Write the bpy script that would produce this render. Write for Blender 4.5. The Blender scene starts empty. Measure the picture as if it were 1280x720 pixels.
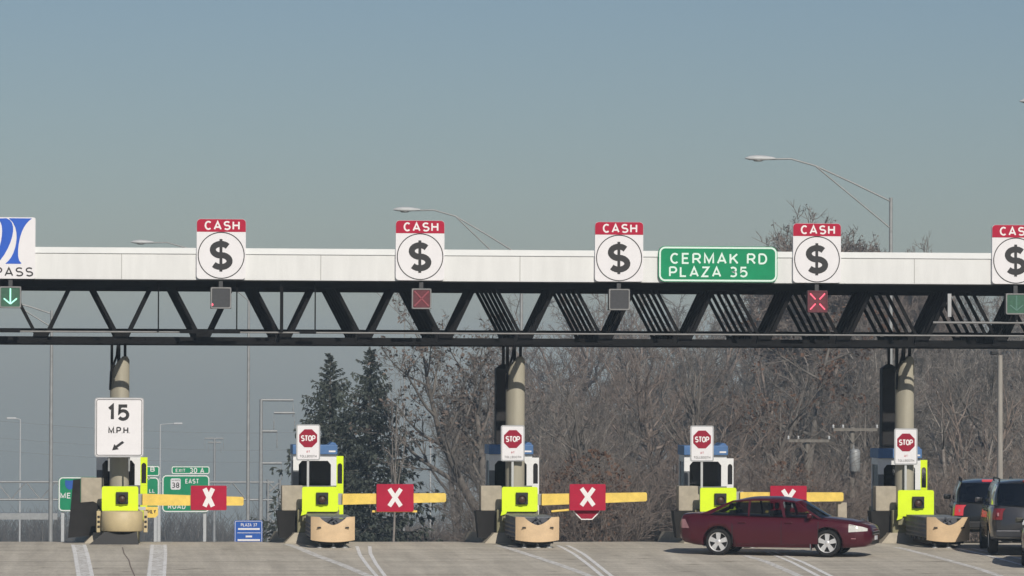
import bpy, bmesh, math, random
from mathutils import Vector, Matrix, Euler, noise
R = math.radians
SC = bpy.context.scene
COL = SC.collection

# ------------------------------------------------------------------ camera, sky, sun, exposure
FPX = 5635.0                       # focal length in photo pixels (1280 wide)
CAM = Vector((0, 0, 4.0))
YAW, PITCH, ROLL = math.atan(570 / FPX), math.atan(120 / FPX), R(0.2)
F = Vector((math.sin(YAW) * math.cos(PITCH), math.cos(YAW) * math.cos(PITCH), math.sin(PITCH)))
RT = Vector((math.cos(YAW), -math.sin(YAW), 0))
UP = RT.cross(F)
RT2 = RT * math.cos(ROLL) + UP * math.sin(ROLL)
UP2 = UP * math.cos(ROLL) - RT * math.sin(ROLL)
cd = bpy.data.cameras.new('camera')
cd.sensor_width = 36.0
cd.lens = FPX / 1280 * 36.0
cd.clip_start, cd.clip_end = 1.0, 8000
cam = bpy.data.objects.new('camera', cd)
COL.objects.link(cam)
m4 = Matrix((RT2, UP2, -F)).transposed().to_4x4()
m4.translation = CAM
cam.matrix_world = m4
SC.camera = cam

SUN_EL, SUN_AZ = R(33), R(12)      # azimuth: sun stands behind the camera, this far to its right
world = bpy.data.worlds.new('World')
SC.world = world
world.use_nodes = True
wn = world.node_tree
wn.nodes.clear()
sky = wn.nodes.new('ShaderNodeTexSky')
sky.sky_type = 'NISHITA'
sky.sun_disc = False
sky.sun_elevation = SUN_EL
sky.sun_rotation = R(180) - SUN_AZ
sky.air_density, sky.dust_density, sky.ozone_density = 1.0, 0.45, 4.0
bg = wn.nodes.new('ShaderNodeBackground')
bg.inputs['Strength'].default_value = 0.051
wo = wn.nodes.new('ShaderNodeOutputWorld')
tint = wn.nodes.new('ShaderNodeMix')
tint.data_type = 'RGBA'; tint.blend_type = 'MULTIPLY'; tint.inputs[0].default_value = 1.0
tint.inputs[7].default_value = (1.02, 1.0, 1.04, 1)
wn.links.new(sky.outputs[0], tint.inputs[6])
wn.links.new(tint.outputs[2], bg.inputs[0])
wn.links.new(bg.outputs[0], wo.inputs[0])
sd = bpy.data.lights.new('sun', 'SUN')
sd.energy = 3.6
sd.angle = R(0.53)
sd.color = (1.0, 0.93, 0.82)
sun = bpy.data.objects.new('sun', sd)
COL.objects.link(sun)
tosun = Vector((math.sin(SUN_AZ) * math.cos(SUN_EL), -math.cos(SUN_AZ) * math.cos(SUN_EL), math.sin(SUN_EL)))
sun.rotation_euler = tosun.to_track_quat('Z', 'Y').to_euler()
sun.location = (20, -40, 60)
SC.view_settings.view_transform = 'Standard'
SC.view_settings.look = 'None'
SC.view_settings.gamma = 1
SC.view_settings.exposure = 0.0
SC.view_settings.use_curve_mapping = False
SC.cycles.max_bounces = 6
SC.cycles.volume_bounces = 0
SC.cycles.transparent_max_bounces = 16

# ------------------------------------------------------------------ terrain profile and photo-to-world helpers
def slope(y):
    if y < 60: return 0.0
    if y < 109: return 0.02 * min(1.0, (y - 60) / 6)
    if y < 119: return 0.02 - 0.008 * (y - 109)
    return -0.06 if y < 130 else -0.045
_tab = [0.0]
for _i in range(1, 30001):
    _tab.append(_tab[-1] + slope(_i * 0.1 - 0.05) * 0.1)
_z0 = _tab[1130]
def gz(y):
    t = max(0.0, min(2999.0, y)) * 10
    i = int(t)
    return _tab[i] + (_tab[i + 1] - _tab[i]) * (t - i) - _z0

def ray(px, py):
    return F + RT2 * ((px - 640) / FPX) + UP2 * ((360 - py) / FPX)
def W(px, py, y):
    d = ray(px, py)
    return CAM + d * (y / d.y)
def G(px, py, dz=0.0):
    """point of the pavement seen at a photo pixel"""
    d = ray(px, py)
    y = 88.0
    while y < 122:
        p = CAM + d * (y / d.y)
        if p.z <= gz(y) + dz: return Vector((p.x, y, gz(y) + dz))
        y += 0.02
    p = CAM + d * (114 / d.y)
    return Vector((p.x, 114, gz(114) + dz))
def S(y): return FPX / y          # photo pixels per metre (near enough)

# ------------------------------------------------------------------ materials
def mat(name, col, rough=0.7, metal=0.0, var=0.12, scale=6.0, spec=0.5, bump=0.0, col2=None, coat=0.0, stretch=None, detail=4.0):
    m = bpy.data.materials.new(name)
    m.use_nodes = True
    nt = m.node_tree
    b = nt.nodes['Principled BSDF']
    b.inputs['Roughness'].default_value = rough
    b.inputs['Metallic'].default_value = metal
    b.inputs['Specular IOR Level'].default_value = spec
    if coat:
        b.inputs['Coat Weight'].default_value = coat
        b.inputs['Coat Roughness'].default_value = 0.06
    c = tuple(col) + (1,)
    if var > 0 or col2:
        tc = nt.nodes.new('ShaderNodeTexCoord')
        mp = nt.nodes.new('ShaderNodeMapping')
        if stretch: mp.inputs['Scale'].default_value = stretch
        nz = nt.nodes.new('ShaderNodeTexNoise')
        nz.inputs['Scale'].default_value = scale
        nz.inputs['Detail'].default_value = detail
        nz.inputs['Roughness'].default_value = 0.65
        rp = nt.nodes.new('ShaderNodeValToRGB')
        rp.color_ramp.elements[0].position = 0.3
        rp.color_ramp.elements[1].position = 0.72
        lo = tuple(x * (1 - var) for x in col) + (1,)
        hi = (tuple(col2) + (1,)) if col2 else tuple(min(1, x * (1 + var)) for x in col) + (1,)
        rp.color_ramp.elements[0].color = lo
        rp.color_ramp.elements[1].color = hi
        nt.links.new(tc.outputs['Object'], mp.inputs[0])
        nt.links.new(mp.outputs[0], nz.inputs['Vector'])
        nt.links.new(nz.outputs['Fac'], rp.inputs[0])
        nt.links.new(rp.outputs[0], b.inputs['Base Color'])
        if bump > 0:
            bp = nt.nodes.new('ShaderNodeBump')
            bp.inputs['Strength'].default_value = bump
            bp.inputs['Distance'].default_value = 0.02
            nt.links.new(nz.outputs['Fac'], bp.inputs['Height'])
            nt.links.new(bp.outputs[0], b.inputs['Normal'])
    else:
        b.inputs['Base Color'].default_value = c
    return m

def emit(name, col, strength):
    m = bpy.data.materials.new(name)
    m.use_nodes = True
    b = m.node_tree.nodes['Principled BSDF']
    b.inputs['Base Color'].default_value = (0.02, 0.02, 0.02, 1)
    b.inputs['Emission Color'].default_value = tuple(col) + (1,)
    b.inputs['Emission Strength'].default_value = strength
    return m

M = dict(
    white=mat('white_panel_paint', (0.71, 0.72, 0.715), 0.55, var=0.07, scale=2.2, stretch=(1.6, 1, .22), detail=6),
    flash=mat('white_flashing', (0.77, 0.79, 0.79), 0.4, var=0.05, scale=2, stretch=(.5, 1, 1)),
    black=mat('black_truss_paint', (0.010, 0.010, 0.011), 0.7, var=0.3, scale=3, spec=0.12),
    deck=mat('dark_deck_underside', (0.02, 0.02, 0.02), 0.8, var=0.3, scale=2, spec=0.2),
    conduit=mat('grey_conduit', (0.22, 0.22, 0.22), 0.5, var=0.15),
    signwhite=mat('reflective_white_sheeting', (0.78, 0.77, 0.79), 0.45, var=0.03, scale=5, spec=0.2),
    signred=mat('red_sheeting', (0.42, 0.012, 0.045), 0.45, var=0.08, scale=5, spec=0.2),
    stopred=mat('stop_red_sheeting', (0.30, 0.012, 0.035), 0.45, var=0.1, scale=8, spec=0.2),
    signgreen=mat('green_sheeting', (0.008, 0.26, 0.115), 0.45, var=0.1, scale=2, spec=0.2),
    signblue=mat('blue_sheeting', (0.03, 0.11, 0.42), 0.45, var=0.1, scale=3, spec=0.2),
    logoblue=mat('logo_blue_sheeting', (0.035, 0.12, 0.55), 0.45, var=0.05, spec=0.2),
    ink=mat('black_sheeting', (0.018, 0.017, 0.018), 0.5, var=0.1),
    letter=mat('letter_white_sheeting', (0.82, 0.80, 0.80), 0.45, var=0.03, spec=0.2),
    letterg=mat('letter_pale_green_white', (0.70, 0.86, 0.78), 0.45, var=0.03),
    alu=mat('aluminium', (0.42, 0.43, 0.44), 0.45, metal=0.6, var=0.1),
    galv=mat('galvanised_steel', (0.34, 0.35, 0.35), 0.55, metal=0.3, var=0.15),
    conc=mat('beige_concrete', (0.42, 0.375, 0.30), 0.9, var=0.18, scale=4, bump=0.15, spec=0.2),
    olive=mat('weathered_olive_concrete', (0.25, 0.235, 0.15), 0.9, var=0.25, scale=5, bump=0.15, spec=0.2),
    column=mat('column_paint', (0.37, 0.345, 0.275), 0.75, var=0.10, scale=2.5, spec=0.3, stretch=(1, 1, 0.3)),
    charcoal=mat('matte_charcoal', (0.022, 0.021, 0.021), 0.8, var=0.3, scale=3, spec=0.25),
    darkcol=mat('near_black_column', (0.016, 0.015, 0.016), 0.65, var=0.2, scale=3, spec=0.3),
    lime=mat('fluorescent_lime_panel', (0.72, 0.93, 0.004), 0.5, var=0.06, scale=3),
    yellow=mat('yellow_gate_paint', (0.84, 0.60, 0.12), 0.5, var=0.18, scale=3.5, detail=7),
    tan=mat('tan_nose_plastic', (0.66, 0.48, 0.29), 0.65, var=0.13, scale=3.0, detail=7),
    cream=mat('cream_barrel_plastic', (0.55, 0.45, 0.26), 0.55, var=0.1, scale=3),
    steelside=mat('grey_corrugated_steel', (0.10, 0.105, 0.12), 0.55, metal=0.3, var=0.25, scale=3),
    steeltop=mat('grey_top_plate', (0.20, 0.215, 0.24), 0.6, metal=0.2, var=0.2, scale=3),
    boothwhite=mat('booth_white_enamel', (0.78, 0.79, 0.80), 0.4, var=0.04),
    boothgrey=mat('booth_grey_panel', (0.13, 0.14, 0.155), 0.5, var=0.12),
    boothblue=mat('booth_blue_roof', (0.07, 0.17, 0.38), 0.5, var=0.15, scale=4),
    darkglass=mat('tinted_glass', (0.012, 0.013, 0.017), 0.08, var=0.0, spec=0.5),
    signal=mat('signal_housing', (0.05, 0.052, 0.055), 0.5, var=0.15),
    lens=mat('signal_lens_grey', (0.060, 0.062, 0.068), 0.3, var=0.15, scale=12),
    lensred=mat('signal_lens_dim_red', (0.13, 0.035, 0.045), 0.3, var=0.2, scale=12),
    lensgreen=mat('signal_lens_dim_green', (0.05, 0.13, 0.085), 0.3, var=0.2, scale=12),
    ledred=emit('red_led', (1.0, 0.10, 0.16), 2.2),
    ledpink=emit('dim_red_led', (0.8, 0.16, 0.2), 0.35),
    ledgreen=emit('green_led', (0.45, 1.0, 0.75), 1.6),
    leddim=emit('dim_green_led', (0.4, 0.85, 0.65), 0.22),
    redlamp=emit('red_amber_lamp', (0.9, 0.22, 0.05), 0.045),
    lampglass=mat('lamp_lens', (0.75, 0.75, 0.72), 0.25, var=0.03),
    wood=mat('grey_weathered_wood', (0.36, 0.335, 0.30), 0.9, var=0.2, scale=6, spec=0.2, stretch=(1, 1, 0.15)),
    wood2=mat('dark_weathered_wood', (0.20, 0.185, 0.165), 0.9, var=0.2, scale=6, spec=0.2, stretch=(1, 1, 0.15)),
    palewhite=mat('pale_white_steel', (0.50, 0.515, 0.52), 0.5, var=0.06),
    wire=mat('wire', (0.20, 0.21, 0.22), 0.6, var=0),
    bark=mat('bark', (0.265, 0.238, 0.214), 0.95, var=0.35, scale=2.5, spec=0.1),
    bark2=mat('dark_bark', (0.160, 0.145, 0.131), 0.95, var=0.35, scale=2.5, spec=0.1),
    twigred=mat('reddish_twigs', (0.230, 0.188, 0.163), 0.95, var=0.3, scale=2.0, spec=0.1),
    deadleaf=mat('dead_brown_leaves', (0.140, 0.085, 0.060), 0.9, var=0.4, scale=2.0, spec=0.1),
    deadpale=mat('withered_grey_leaves', (0.17, 0.135, 0.115), 0.9, var=0.35, scale=2.0, spec=0.1),
    needle=mat('spruce_needles', (0.034, 0.046, 0.037), 0.85, var=0.4, scale=2.2, spec=0.2, col2=(0.115, 0.132, 0.108)),
    maroon=mat('maroon_car_paint', (0.066, 0.0040, 0.0115), 0.36, metal=0.15, var=0.05, scale=2, coat=0.5, spec=0.3),
    greypaint=mat('dark_grey_car_paint', (0.060, 0.060, 0.066), 0.35, metal=0.5, var=0.04, coat=0.8),
    blackpaint=mat('black_car_paint', (0.022, 0.024, 0.026), 0.35, metal=0.3, var=0.04, coat=0.8),
    olivepaint=mat('olive_grey_car_paint', (0.060, 0.056, 0.040), 0.35, metal=0.3, var=0.1, coat=0.7),
    trim=mat('black_plastic_trim', (0.012, 0.012, 0.013), 0.6, var=0.1),
    tyre=mat('tyre_rubber', (0.016, 0.016, 0.017), 0.85, var=0.2, scale=8, spec=0.3),
    rim=mat('silver_alloy', (0.72, 0.72, 0.72), 0.38, metal=0.5, var=0.05),
    chrome=mat('chrome', (0.6, 0.6, 0.62), 0.15, metal=1.0, var=0),
    headlamp=mat('headlamp_lens', (0.62, 0.62, 0.58), 0.12, var=0.1, scale=10, coat=0.6),
    taillamp=mat('tail_lamp_lens', (0.20, 0.014, 0.018), 0.2, var=0.1, coat=0.6),
    tailpale=mat('faded_tail_lamp', (0.34, 0.17, 0.18), 0.25, var=0.1, coat=0.5),
    tailon=emit('lit_tail_lamp', (1.0, 0.05, 0.08), 0.62),
    plate=mat('licence_plate', (0.6, 0.62, 0.65), 0.5, var=0.1, scale=12),
    seat=mat('seat_cloth', (0.05, 0.047, 0.043), 0.9, var=0.2),
    skin=mat('skin', (0.45, 0.27, 0.19), 0.6, var=0.05),
    jacket=mat('dark_jacket', (0.03, 0.03, 0.035), 0.9, var=0.2),
    hair=mat('dark_hair', (0.02, 0.015, 0.012), 0.8, var=0.2),
)
def glass_mat(name, tint, alpha):
    m = bpy.data.materials.new(name)
    m.use_nodes = True
    nt = m.node_tree
    nt.nodes.clear()
    o = nt.nodes.new('ShaderNodeOutputMaterial')
    t = nt.nodes.new('ShaderNodeBsdfTransparent'); t.inputs[0].default_value = tint + (1,)
    g = nt.nodes.new('ShaderNodeBsdfGlossy'); g.inputs['Roughness'].default_value = 0.04
    g.inputs[0].default_value = (0.9, 0.95, 1, 1)
    fr = nt.nodes.new('ShaderNodeFresnel'); fr.inputs[0].default_value = 1.5
    mx = nt.nodes.new('ShaderNodeMixShader')
    mm = nt.nodes.new('ShaderNodeMath'); mm.operation = 'MULTIPLY'; mm.inputs[1].default_value = alpha
    nt.links.new(fr.outputs[0], mm.inputs[0]); nt.links.new(mm.outputs[0], mx.inputs[0])
    nt.links.new(t.outputs[0], mx.inputs[1]); nt.links.new(g.outputs[0], mx.inputs[2])
    nt.links.new(mx.outputs[0], o.inputs[0])
    return m
M['carglass'] = glass_mat('car_window_glass', (0.36, 0.39, 0.40), 0.5)
M['suvglass'] = glass_mat('reflective_tailgate_glass', (0.20, 0.21, 0.205), 1.6)
M['boothglass'] = glass_mat('booth_window_glass', (0.30, 0.32, 0.36), 0.5)

# ------------------------------------------------------------------ mesh builder
class MB:
    def __init__(s): s.v, s.f, s.sm = [], [], []
    def add(s, vs, fs, smooth=False):
        n = len(s.v)
        s.v.extend(tuple(p) for p in vs)
        s.f.extend(tuple(i + n for i in f) for f in fs)
        s.sm.extend([smooth] * len(fs))
        return s
    def box(s, x0, x1, y0, y1, z0, z1):
        return s.add([(x0, y0, z0), (x1, y0, z0), (x1, y1, z0), (x0, y1, z0), (x0, y0, z1), (x1, y0, z1), (x1, y1, z1), (x0, y1, z1)],
                     [(0, 3, 2, 1), (4, 5, 6, 7), (0, 1, 5, 4), (1, 2, 6, 5), (2, 3, 7, 6), (3, 0, 4, 7)])
    def bbox(s, x0, x1, y0, y1, z0, z1, b=0.01):
        """box with chamfered edges all round"""
        bm = bmesh.new()
        vs = [bm.verts.new(p) for p in [(x0, y0, z0), (x1, y0, z0), (x1, y1, z0), (x0, y1, z0), (x0, y0, z1), (x1, y0, z1), (x1, y1, z1), (x0, y1, z1)]]
        for f in [(0, 3, 2, 1), (4, 5, 6, 7), (0, 1, 5, 4), (1, 2, 6, 5), (2, 3, 7, 6), (3, 0, 4, 7)]:
            bm.faces.new([vs[i] for i in f])
        bmesh.ops.bevel(bm, geom=bm.edges[:], offset=b, segments=2, affect='EDGES', profile=0.5)
        bm.verts.index_update()
        s.add([v.co.copy() for v in bm.verts], [tuple(v.index for v in f.verts) for f in bm.faces])
        bm.free()
        return s
    def hexa(s, lo, hi):
        """eight corners: lower loop of four, upper loop of four"""
        return s.add(list(lo) + list(hi), [(0, 3, 2, 1), (4, 5, 6, 7), (0, 1, 5, 4), (1, 2, 6, 5), (2, 3, 7, 6), (3, 0, 4, 7)])
    def prism(s, pts, y0, y1):
        """outline in x,z (anticlockwise seen from -y), thickness y0 (front) to y1 (back)"""
        n = len(pts)
        vs = [(x, y0, z) for x, z in pts] + [(x, y1, z) for x, z in pts]
        fs = [tuple(range(n)), tuple(range(2 * n - 1, n - 1, -1))]
        fs += [(i, i + n, (i + 1) % n + n, (i + 1) % n) for i in range(n)]
        return s.add(vs, fs)
    def tube(s, p0, p1, r0, r1=None, n=8, caps=True, smooth=True):
        p0, p1 = Vector(p0), Vector(p1)
        r1 = r0 if r1 is None else r1
        d = (p1 - p0)
        if d.length < 1e-6: return s
        d.normalize()
        a = d.orthogonal().normalized(); b = d.cross(a)
        vs = []
        for p, r in ((p0, r0), (p1, r1)):
            for k in range(n):
                t = 2 * math.pi * k / n
                vs.append(p + a * (r * math.cos(t)) + b * (r * math.sin(t)))
        s.add(vs, [(k, (k + 1) % n, (k + 1) % n + n, k + n) for k in range(n)], smooth)
        if caps: s.add(vs, [tuple(range(n - 1, -1, -1)), tuple(range(n, 2 * n))])
        return s
    def path(s, pts, rad, n=8, smooth=True):
        pts = [Vector(p) for p in pts]
        m = len(pts)
        rad = [rad] * m if not isinstance(rad, (list, tuple)) else rad
        ref = None; vs = []
        for i in range(m):
            d = (pts[min(i + 1, m - 1)] - pts[max(i - 1, 0)]).normalized()
            if ref is None: ref = d.orthogonal().normalized()
            a = (ref - d * ref.dot(d))
            a = a.normalized() if a.length > 1e-5 else d.orthogonal().normalized()
            ref = a; b = d.cross(a)
            for k in range(n):
                t = 2 * math.pi * k / n
                vs.append(pts[i] + a * (rad[i] * math.cos(t)) + b * (rad[i] * math.sin(t)))
        fs = [(i * n + k, i * n + (k + 1) % n, (i + 1) * n + (k + 1) % n, (i + 1) * n + k) for i in range(m - 1) for k in range(n)]
        s.add(vs, fs, smooth)
        return s
    def lathe(s, prof, c=(0, 0, 0), axis='z', n=24, smooth=True):
        vs = []
        for r, h in prof:
            for k in range(n):
                t = 2 * math.pi * k / n
                p = (r * math.cos(t), r * math.sin(t), h) if axis == 'z' else (r * math.cos(t), h, r * math.sin(t))
                vs.append((p[0] + c[0], p[1] + c[1], p[2] + c[2]))
        m = len(prof)
        fs = [(i * n + k, i * n + (k + 1) % n, (i + 1) * n + (k + 1) % n, (i + 1) * n + k) for i in range(m - 1) for k in range(n)]
        if axis != 'z': fs = [f[::-1] for f in fs]
        return s.add(vs, fs, smooth)
    def build(s, name, m, parent=None, loc=None):
        me = bpy.data.meshes.new(name)
        me.from_pydata(s.v, [], s.f)
        me.polygons.foreach_set('use_smooth', s.sm)
        me.materials.append(M[m] if isinstance(m, str) else m)
        me.update()
        o = bpy.data.objects.new(name, me)
        COL.objects.link(o)
        if parent: o.parent = parent
        if loc is not None: o.location = loc
        return o

def tag(o, label=None, cat=None, group=None, kind=None):
    if label: o['label'] = label
    if cat: o['category'] = cat
    if group: o['group'] = group
    if kind: o['kind'] = kind
    return o
def thing(name, label, cat, loc=(0, 0, 0), rz=0.0, group=None):
    o = bpy.data.objects.new(name, None)
    COL.objects.link(o)
    o.location = loc
    o.rotation_euler = (0, 0, rz)
    o.empty_display_size = 0.2
    return tag(o, label, cat, group)
def copy_tree(o, parent=None, loc=None, rz=None):
    c = o.copy()
    COL.objects.link(c)
    if parent: c.parent = parent
    if loc is not None: c.location = loc
    if rz is not None: c.rotation_euler = (0, 0, rz)
    for ch in list(o.children): copy_tree(ch, c)
    return c

def rrect(w, h, r, n=5, cx=0.0, cz=0.0):
    pts = []
    for sx, sz, a0 in ((1, -1, -90), (1, 1, 0), (-1, 1, 90), (-1, -1, 180)):
        for k in range(n + 1):
            a = R(a0 + 90 * k / n)
            pts.append((cx + sx * (w / 2 - r) + r * math.cos(a), cz + sz * (h / 2 - r) + r * math.sin(a)))
    return pts
def ring(mb, outer, inner, y0, y1):
    """flat frame between two outlines of the same length"""
    n = len(outer)
    vs = [(x, y0, z) for x, z in outer] + [(x, y0, z) for x, z in inner] + [(x, y1, z) for x, z in outer] + [(x, y1, z) for x, z in inner]
    fs = []
    for i in range(n):
        j = (i + 1) % n
        fs += [(i, j, n + j, n + i), (i, 2 * n + i, 2 * n + j, j), (n + i, n + j, 3 * n + j, 3 * n + i)]
    return mb.add(vs, fs)
def circ(r, n=40, cx=0.0, cz=0.0, a0=0.0):
    return [(cx + r * math.cos(a0 + 2 * math.pi * k / n), cz + r * math.sin(a0 + 2 * math.pi * k / n)) for k in range(n)]
def arc(cx, cz, rx, rz, a0, a1, n=14):
    return [(cx + rx * math.cos(R(a0 + (a1 - a0) * k / n)), cz + rz * math.sin(R(a0 + (a1 - a0) * k / n))) for k in range(n + 1)]
def _bowl(x0, x1, z0, z1, r):
    """right hand bowl of B, D, P, R"""
    m = (z0 + z1) / 2; h = (z1 - z0) / 2
    return [(x0, z1), (x1 - r, z1)] + arc(x1 - r, m, r, h, 90, -90) [1:] + [(x0, z0)]
_S = arc(.33, .745, .31, .255, 35, 270)[:-1] + arc(.33, .25, .33, .26, 88, -145)
GLYPH = {
    'A': (.76, [[(0, 0), (.38, 1), (.76, 0)], [(.14, .28), (.62, .28)]]),
    'B': (.64, [[(0, 0), (0, 1)], _bowl(0, .60, .53, 1, .24), _bowl(0, .64, 0, .53, .26)]),
    'C': (.66, [arc(.36, .5, .36, .5, 48, 312, 22)]),
    'D': (.66, [[(0, 0), (0, 1)], _bowl(0, .66, 0, 1, .36)]),
    'E': (.56, [[(.56, 1), (0, 1), (0, 0), (.56, 0)], [(0, .52), (.48, .52)]]),
    'H': (.66, [[(0, 0), (0, 1)], [(.66, 0), (.66, 1)], [(0, .52), (.66, .52)]]),
    'I': (.0, [[(0, 0), (0, 1)]]),
    'K': (.66, [[(0, 0), (0, 1)], [(.64, 1), (.02, .38)], [(.24, .60), (.68, 0)]]),
    'L': (.54, [[(0, 1), (0, 0), (.54, 0)]]),
    'M': (.80, [[(0, 0), (0, 1), (.40, .12), (.80, 1), (.80, 0)]]),
    'N': (.66, [[(0, 0), (0, 1), (.66, 0), (.66, 1)]]),
    'O': (.72, [arc(.36, .5, .36, .5, 0, 360, 28)]),
    '0': (.62, [arc(.31, .5, .31, .5, 0, 360, 28)]),
    'P': (.64, [[(0, 0), (0, 1)], _bowl(0, .64, .42, 1, .28)]),
    'R': (.66, [[(0, 0), (0, 1)], _bowl(0, .64, .45, 1, .27), [(.34, .45), (.68, 0)]]),
    'S': (.66, [_S]),
    'T': (.64, [[(0, 1), (.64, 1)], [(.32, 1), (.32, 0)]]),
    'X': (.68, [[(0, 0), (.68, 1)], [(0, 1), (.68, 0)]]),
    'Y': (.70, [[(0, 1), (.35, .48), (.70, 1)], [(.35, .5), (.35, 0)]]),
    'Z': (.62, [[(0, 1), (.62, 1), (0, 0), (.62, 0)]]),
    '1': (.22, [[(.0, .78), (.22, 1), (.22, 0)]]),
    '3': (.60, [arc(.29, .75, .29, .25, 140, -90)[:-1] + arc(.29, .26, .31, .26, 90, -140)]),
    '5': (.62, [[(.58, 1), (.08, 1), (.04, .52)] + arc(.29, .32, .33, .32, 130, -145)]),
    '7': (.60, [[(0, 1), (.60, 1), (.20, 0)]]),
    '8': (.60, [arc(.30, .75, .26, .25, 0, 360, 22), arc(.30, .25, .30, .25, 0, 360, 22)]),
    '.': (.0, [[(0, 0), (0, .06)]]),
    '-': (.30, [[(0, .45), (.30, .45)]]),
    '$': (.68, [[(x * 1.0, .12 + z * .76) for x, z in _S], [(.33, -.04), (.33, 1.04)]]),
}
def ribbon(pts, th):
    closed = (Vector(pts[0]) - Vector(pts[-1])).length < 1e-4
    p = [Vector((a, b)) for a, b in (pts[:-1] if closed else pts)]
    n = len(p); L, Rr = [], []
    for i in range(n):
        a = p[i - 1] if (closed or i > 0) else None
        b = p[(i + 1) % n] if (closed or i < n - 1) else None
        d0 = (p[i] - a).normalized() if a is not None else (b - p[i]).normalized()
        d1 = (b - p[i]).normalized() if b is not None else d0
        n0 = Vector((-d0.y, d0.x)); n1 = Vector((-d1.y, d1.x))
        mv = (n0 + n1)
        mv = mv.normalized() if mv.length > 1e-4 else n0
        k = min(2.2, 1 / max(.2, mv.dot(n0)))
        L.append(p[i] + mv * (th / 2 * k)); Rr.append(p[i] - mv * (th / 2 * k))
    return L, Rr, closed
def text(body, m, parent, cx, cz, w=None, h=None, y=-0.02, bold=.16, spacing=.30, name='lettering', align='CENTER', thin=None):
    """monoline highway lettering facing -y, fitted to width w and cap height h; bold = stroke over cap height"""
    x = 0.0; strokes = []
    for ch in body:
        if ch == ' ': x += .55; continue
        gw, ps = GLYPH[ch]
        for k, q in enumerate(ps): strokes.append(([(x + a * (1 - 0), b) for a, b in q], thin if (ch == '$' and k == 1 and thin) else bold))
        x += gw + spacing + bold * .6
    xs = [a for q, _ in strokes for a, b in q]; zs = [b for q, _ in strokes for a, b in q]
    x0, x1, z0, z1 = min(xs), max(xs), min(zs), max(zs)
    hh = (h or w * (z1 - z0 + bold) / (x1 - x0 + bold))
    ww = (w or hh * (x1 - x0 + bold) / (z1 - z0 + bold))
    # stroke thickness is kept even: lay the skeleton out in metres, then widen it
    th = bold * hh / (1 + 0 * bold)
    sx = (ww - th) / max(1e-6, x1 - x0) if x1 > x0 else 1.0
    sz = (hh - (th if body != '$' else 0)) / (z1 - z0)
    mb = MB(); step = 0
    for q, bd in strokes:
        pl = [((a - (x0 + x1) / 2) * sx, (b - (z0 + z1) / 2) * sz) for a, b in q]
        if align == 'LEFT': pl = [(a + ww / 2, b) for a, b in pl]
        Lf, Rt, closed = ribbon(pl, bd * hh)
        n = len(Lf); yy = y - .001 * (step % 3); step += 1
        vs = [(cx + v.x, yy, cz + v.y) for v in Lf] + [(cx + v.x, yy, cz + v.y) for v in Rt]
        mb.add(vs, [(i, n + i, n + (i + 1) % n, (i + 1) % n) for i in range(n if closed else n - 1)])
    return mb.build(name, m, parent)
# ------------------------------------------------------------------ ground: terrain, pavement, road, markings
def sheet(name, xs, ys, dz, material, kind='structure', zf=None):
    vs = [(x, y, (gz(y) if zf is None else zf(x, y)) + dz) for y in ys for x in xs]
    n = len(xs)
    fs = [(j * n + i, j * n + i + 1, (j + 1) * n + i + 1, (j + 1) * n + i) for j in range(len(ys) - 1) for i in range(n - 1)]
    mb = MB(); mb.add(vs, fs, True)
    return tag(mb.build(name, material), kind=kind)

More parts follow.
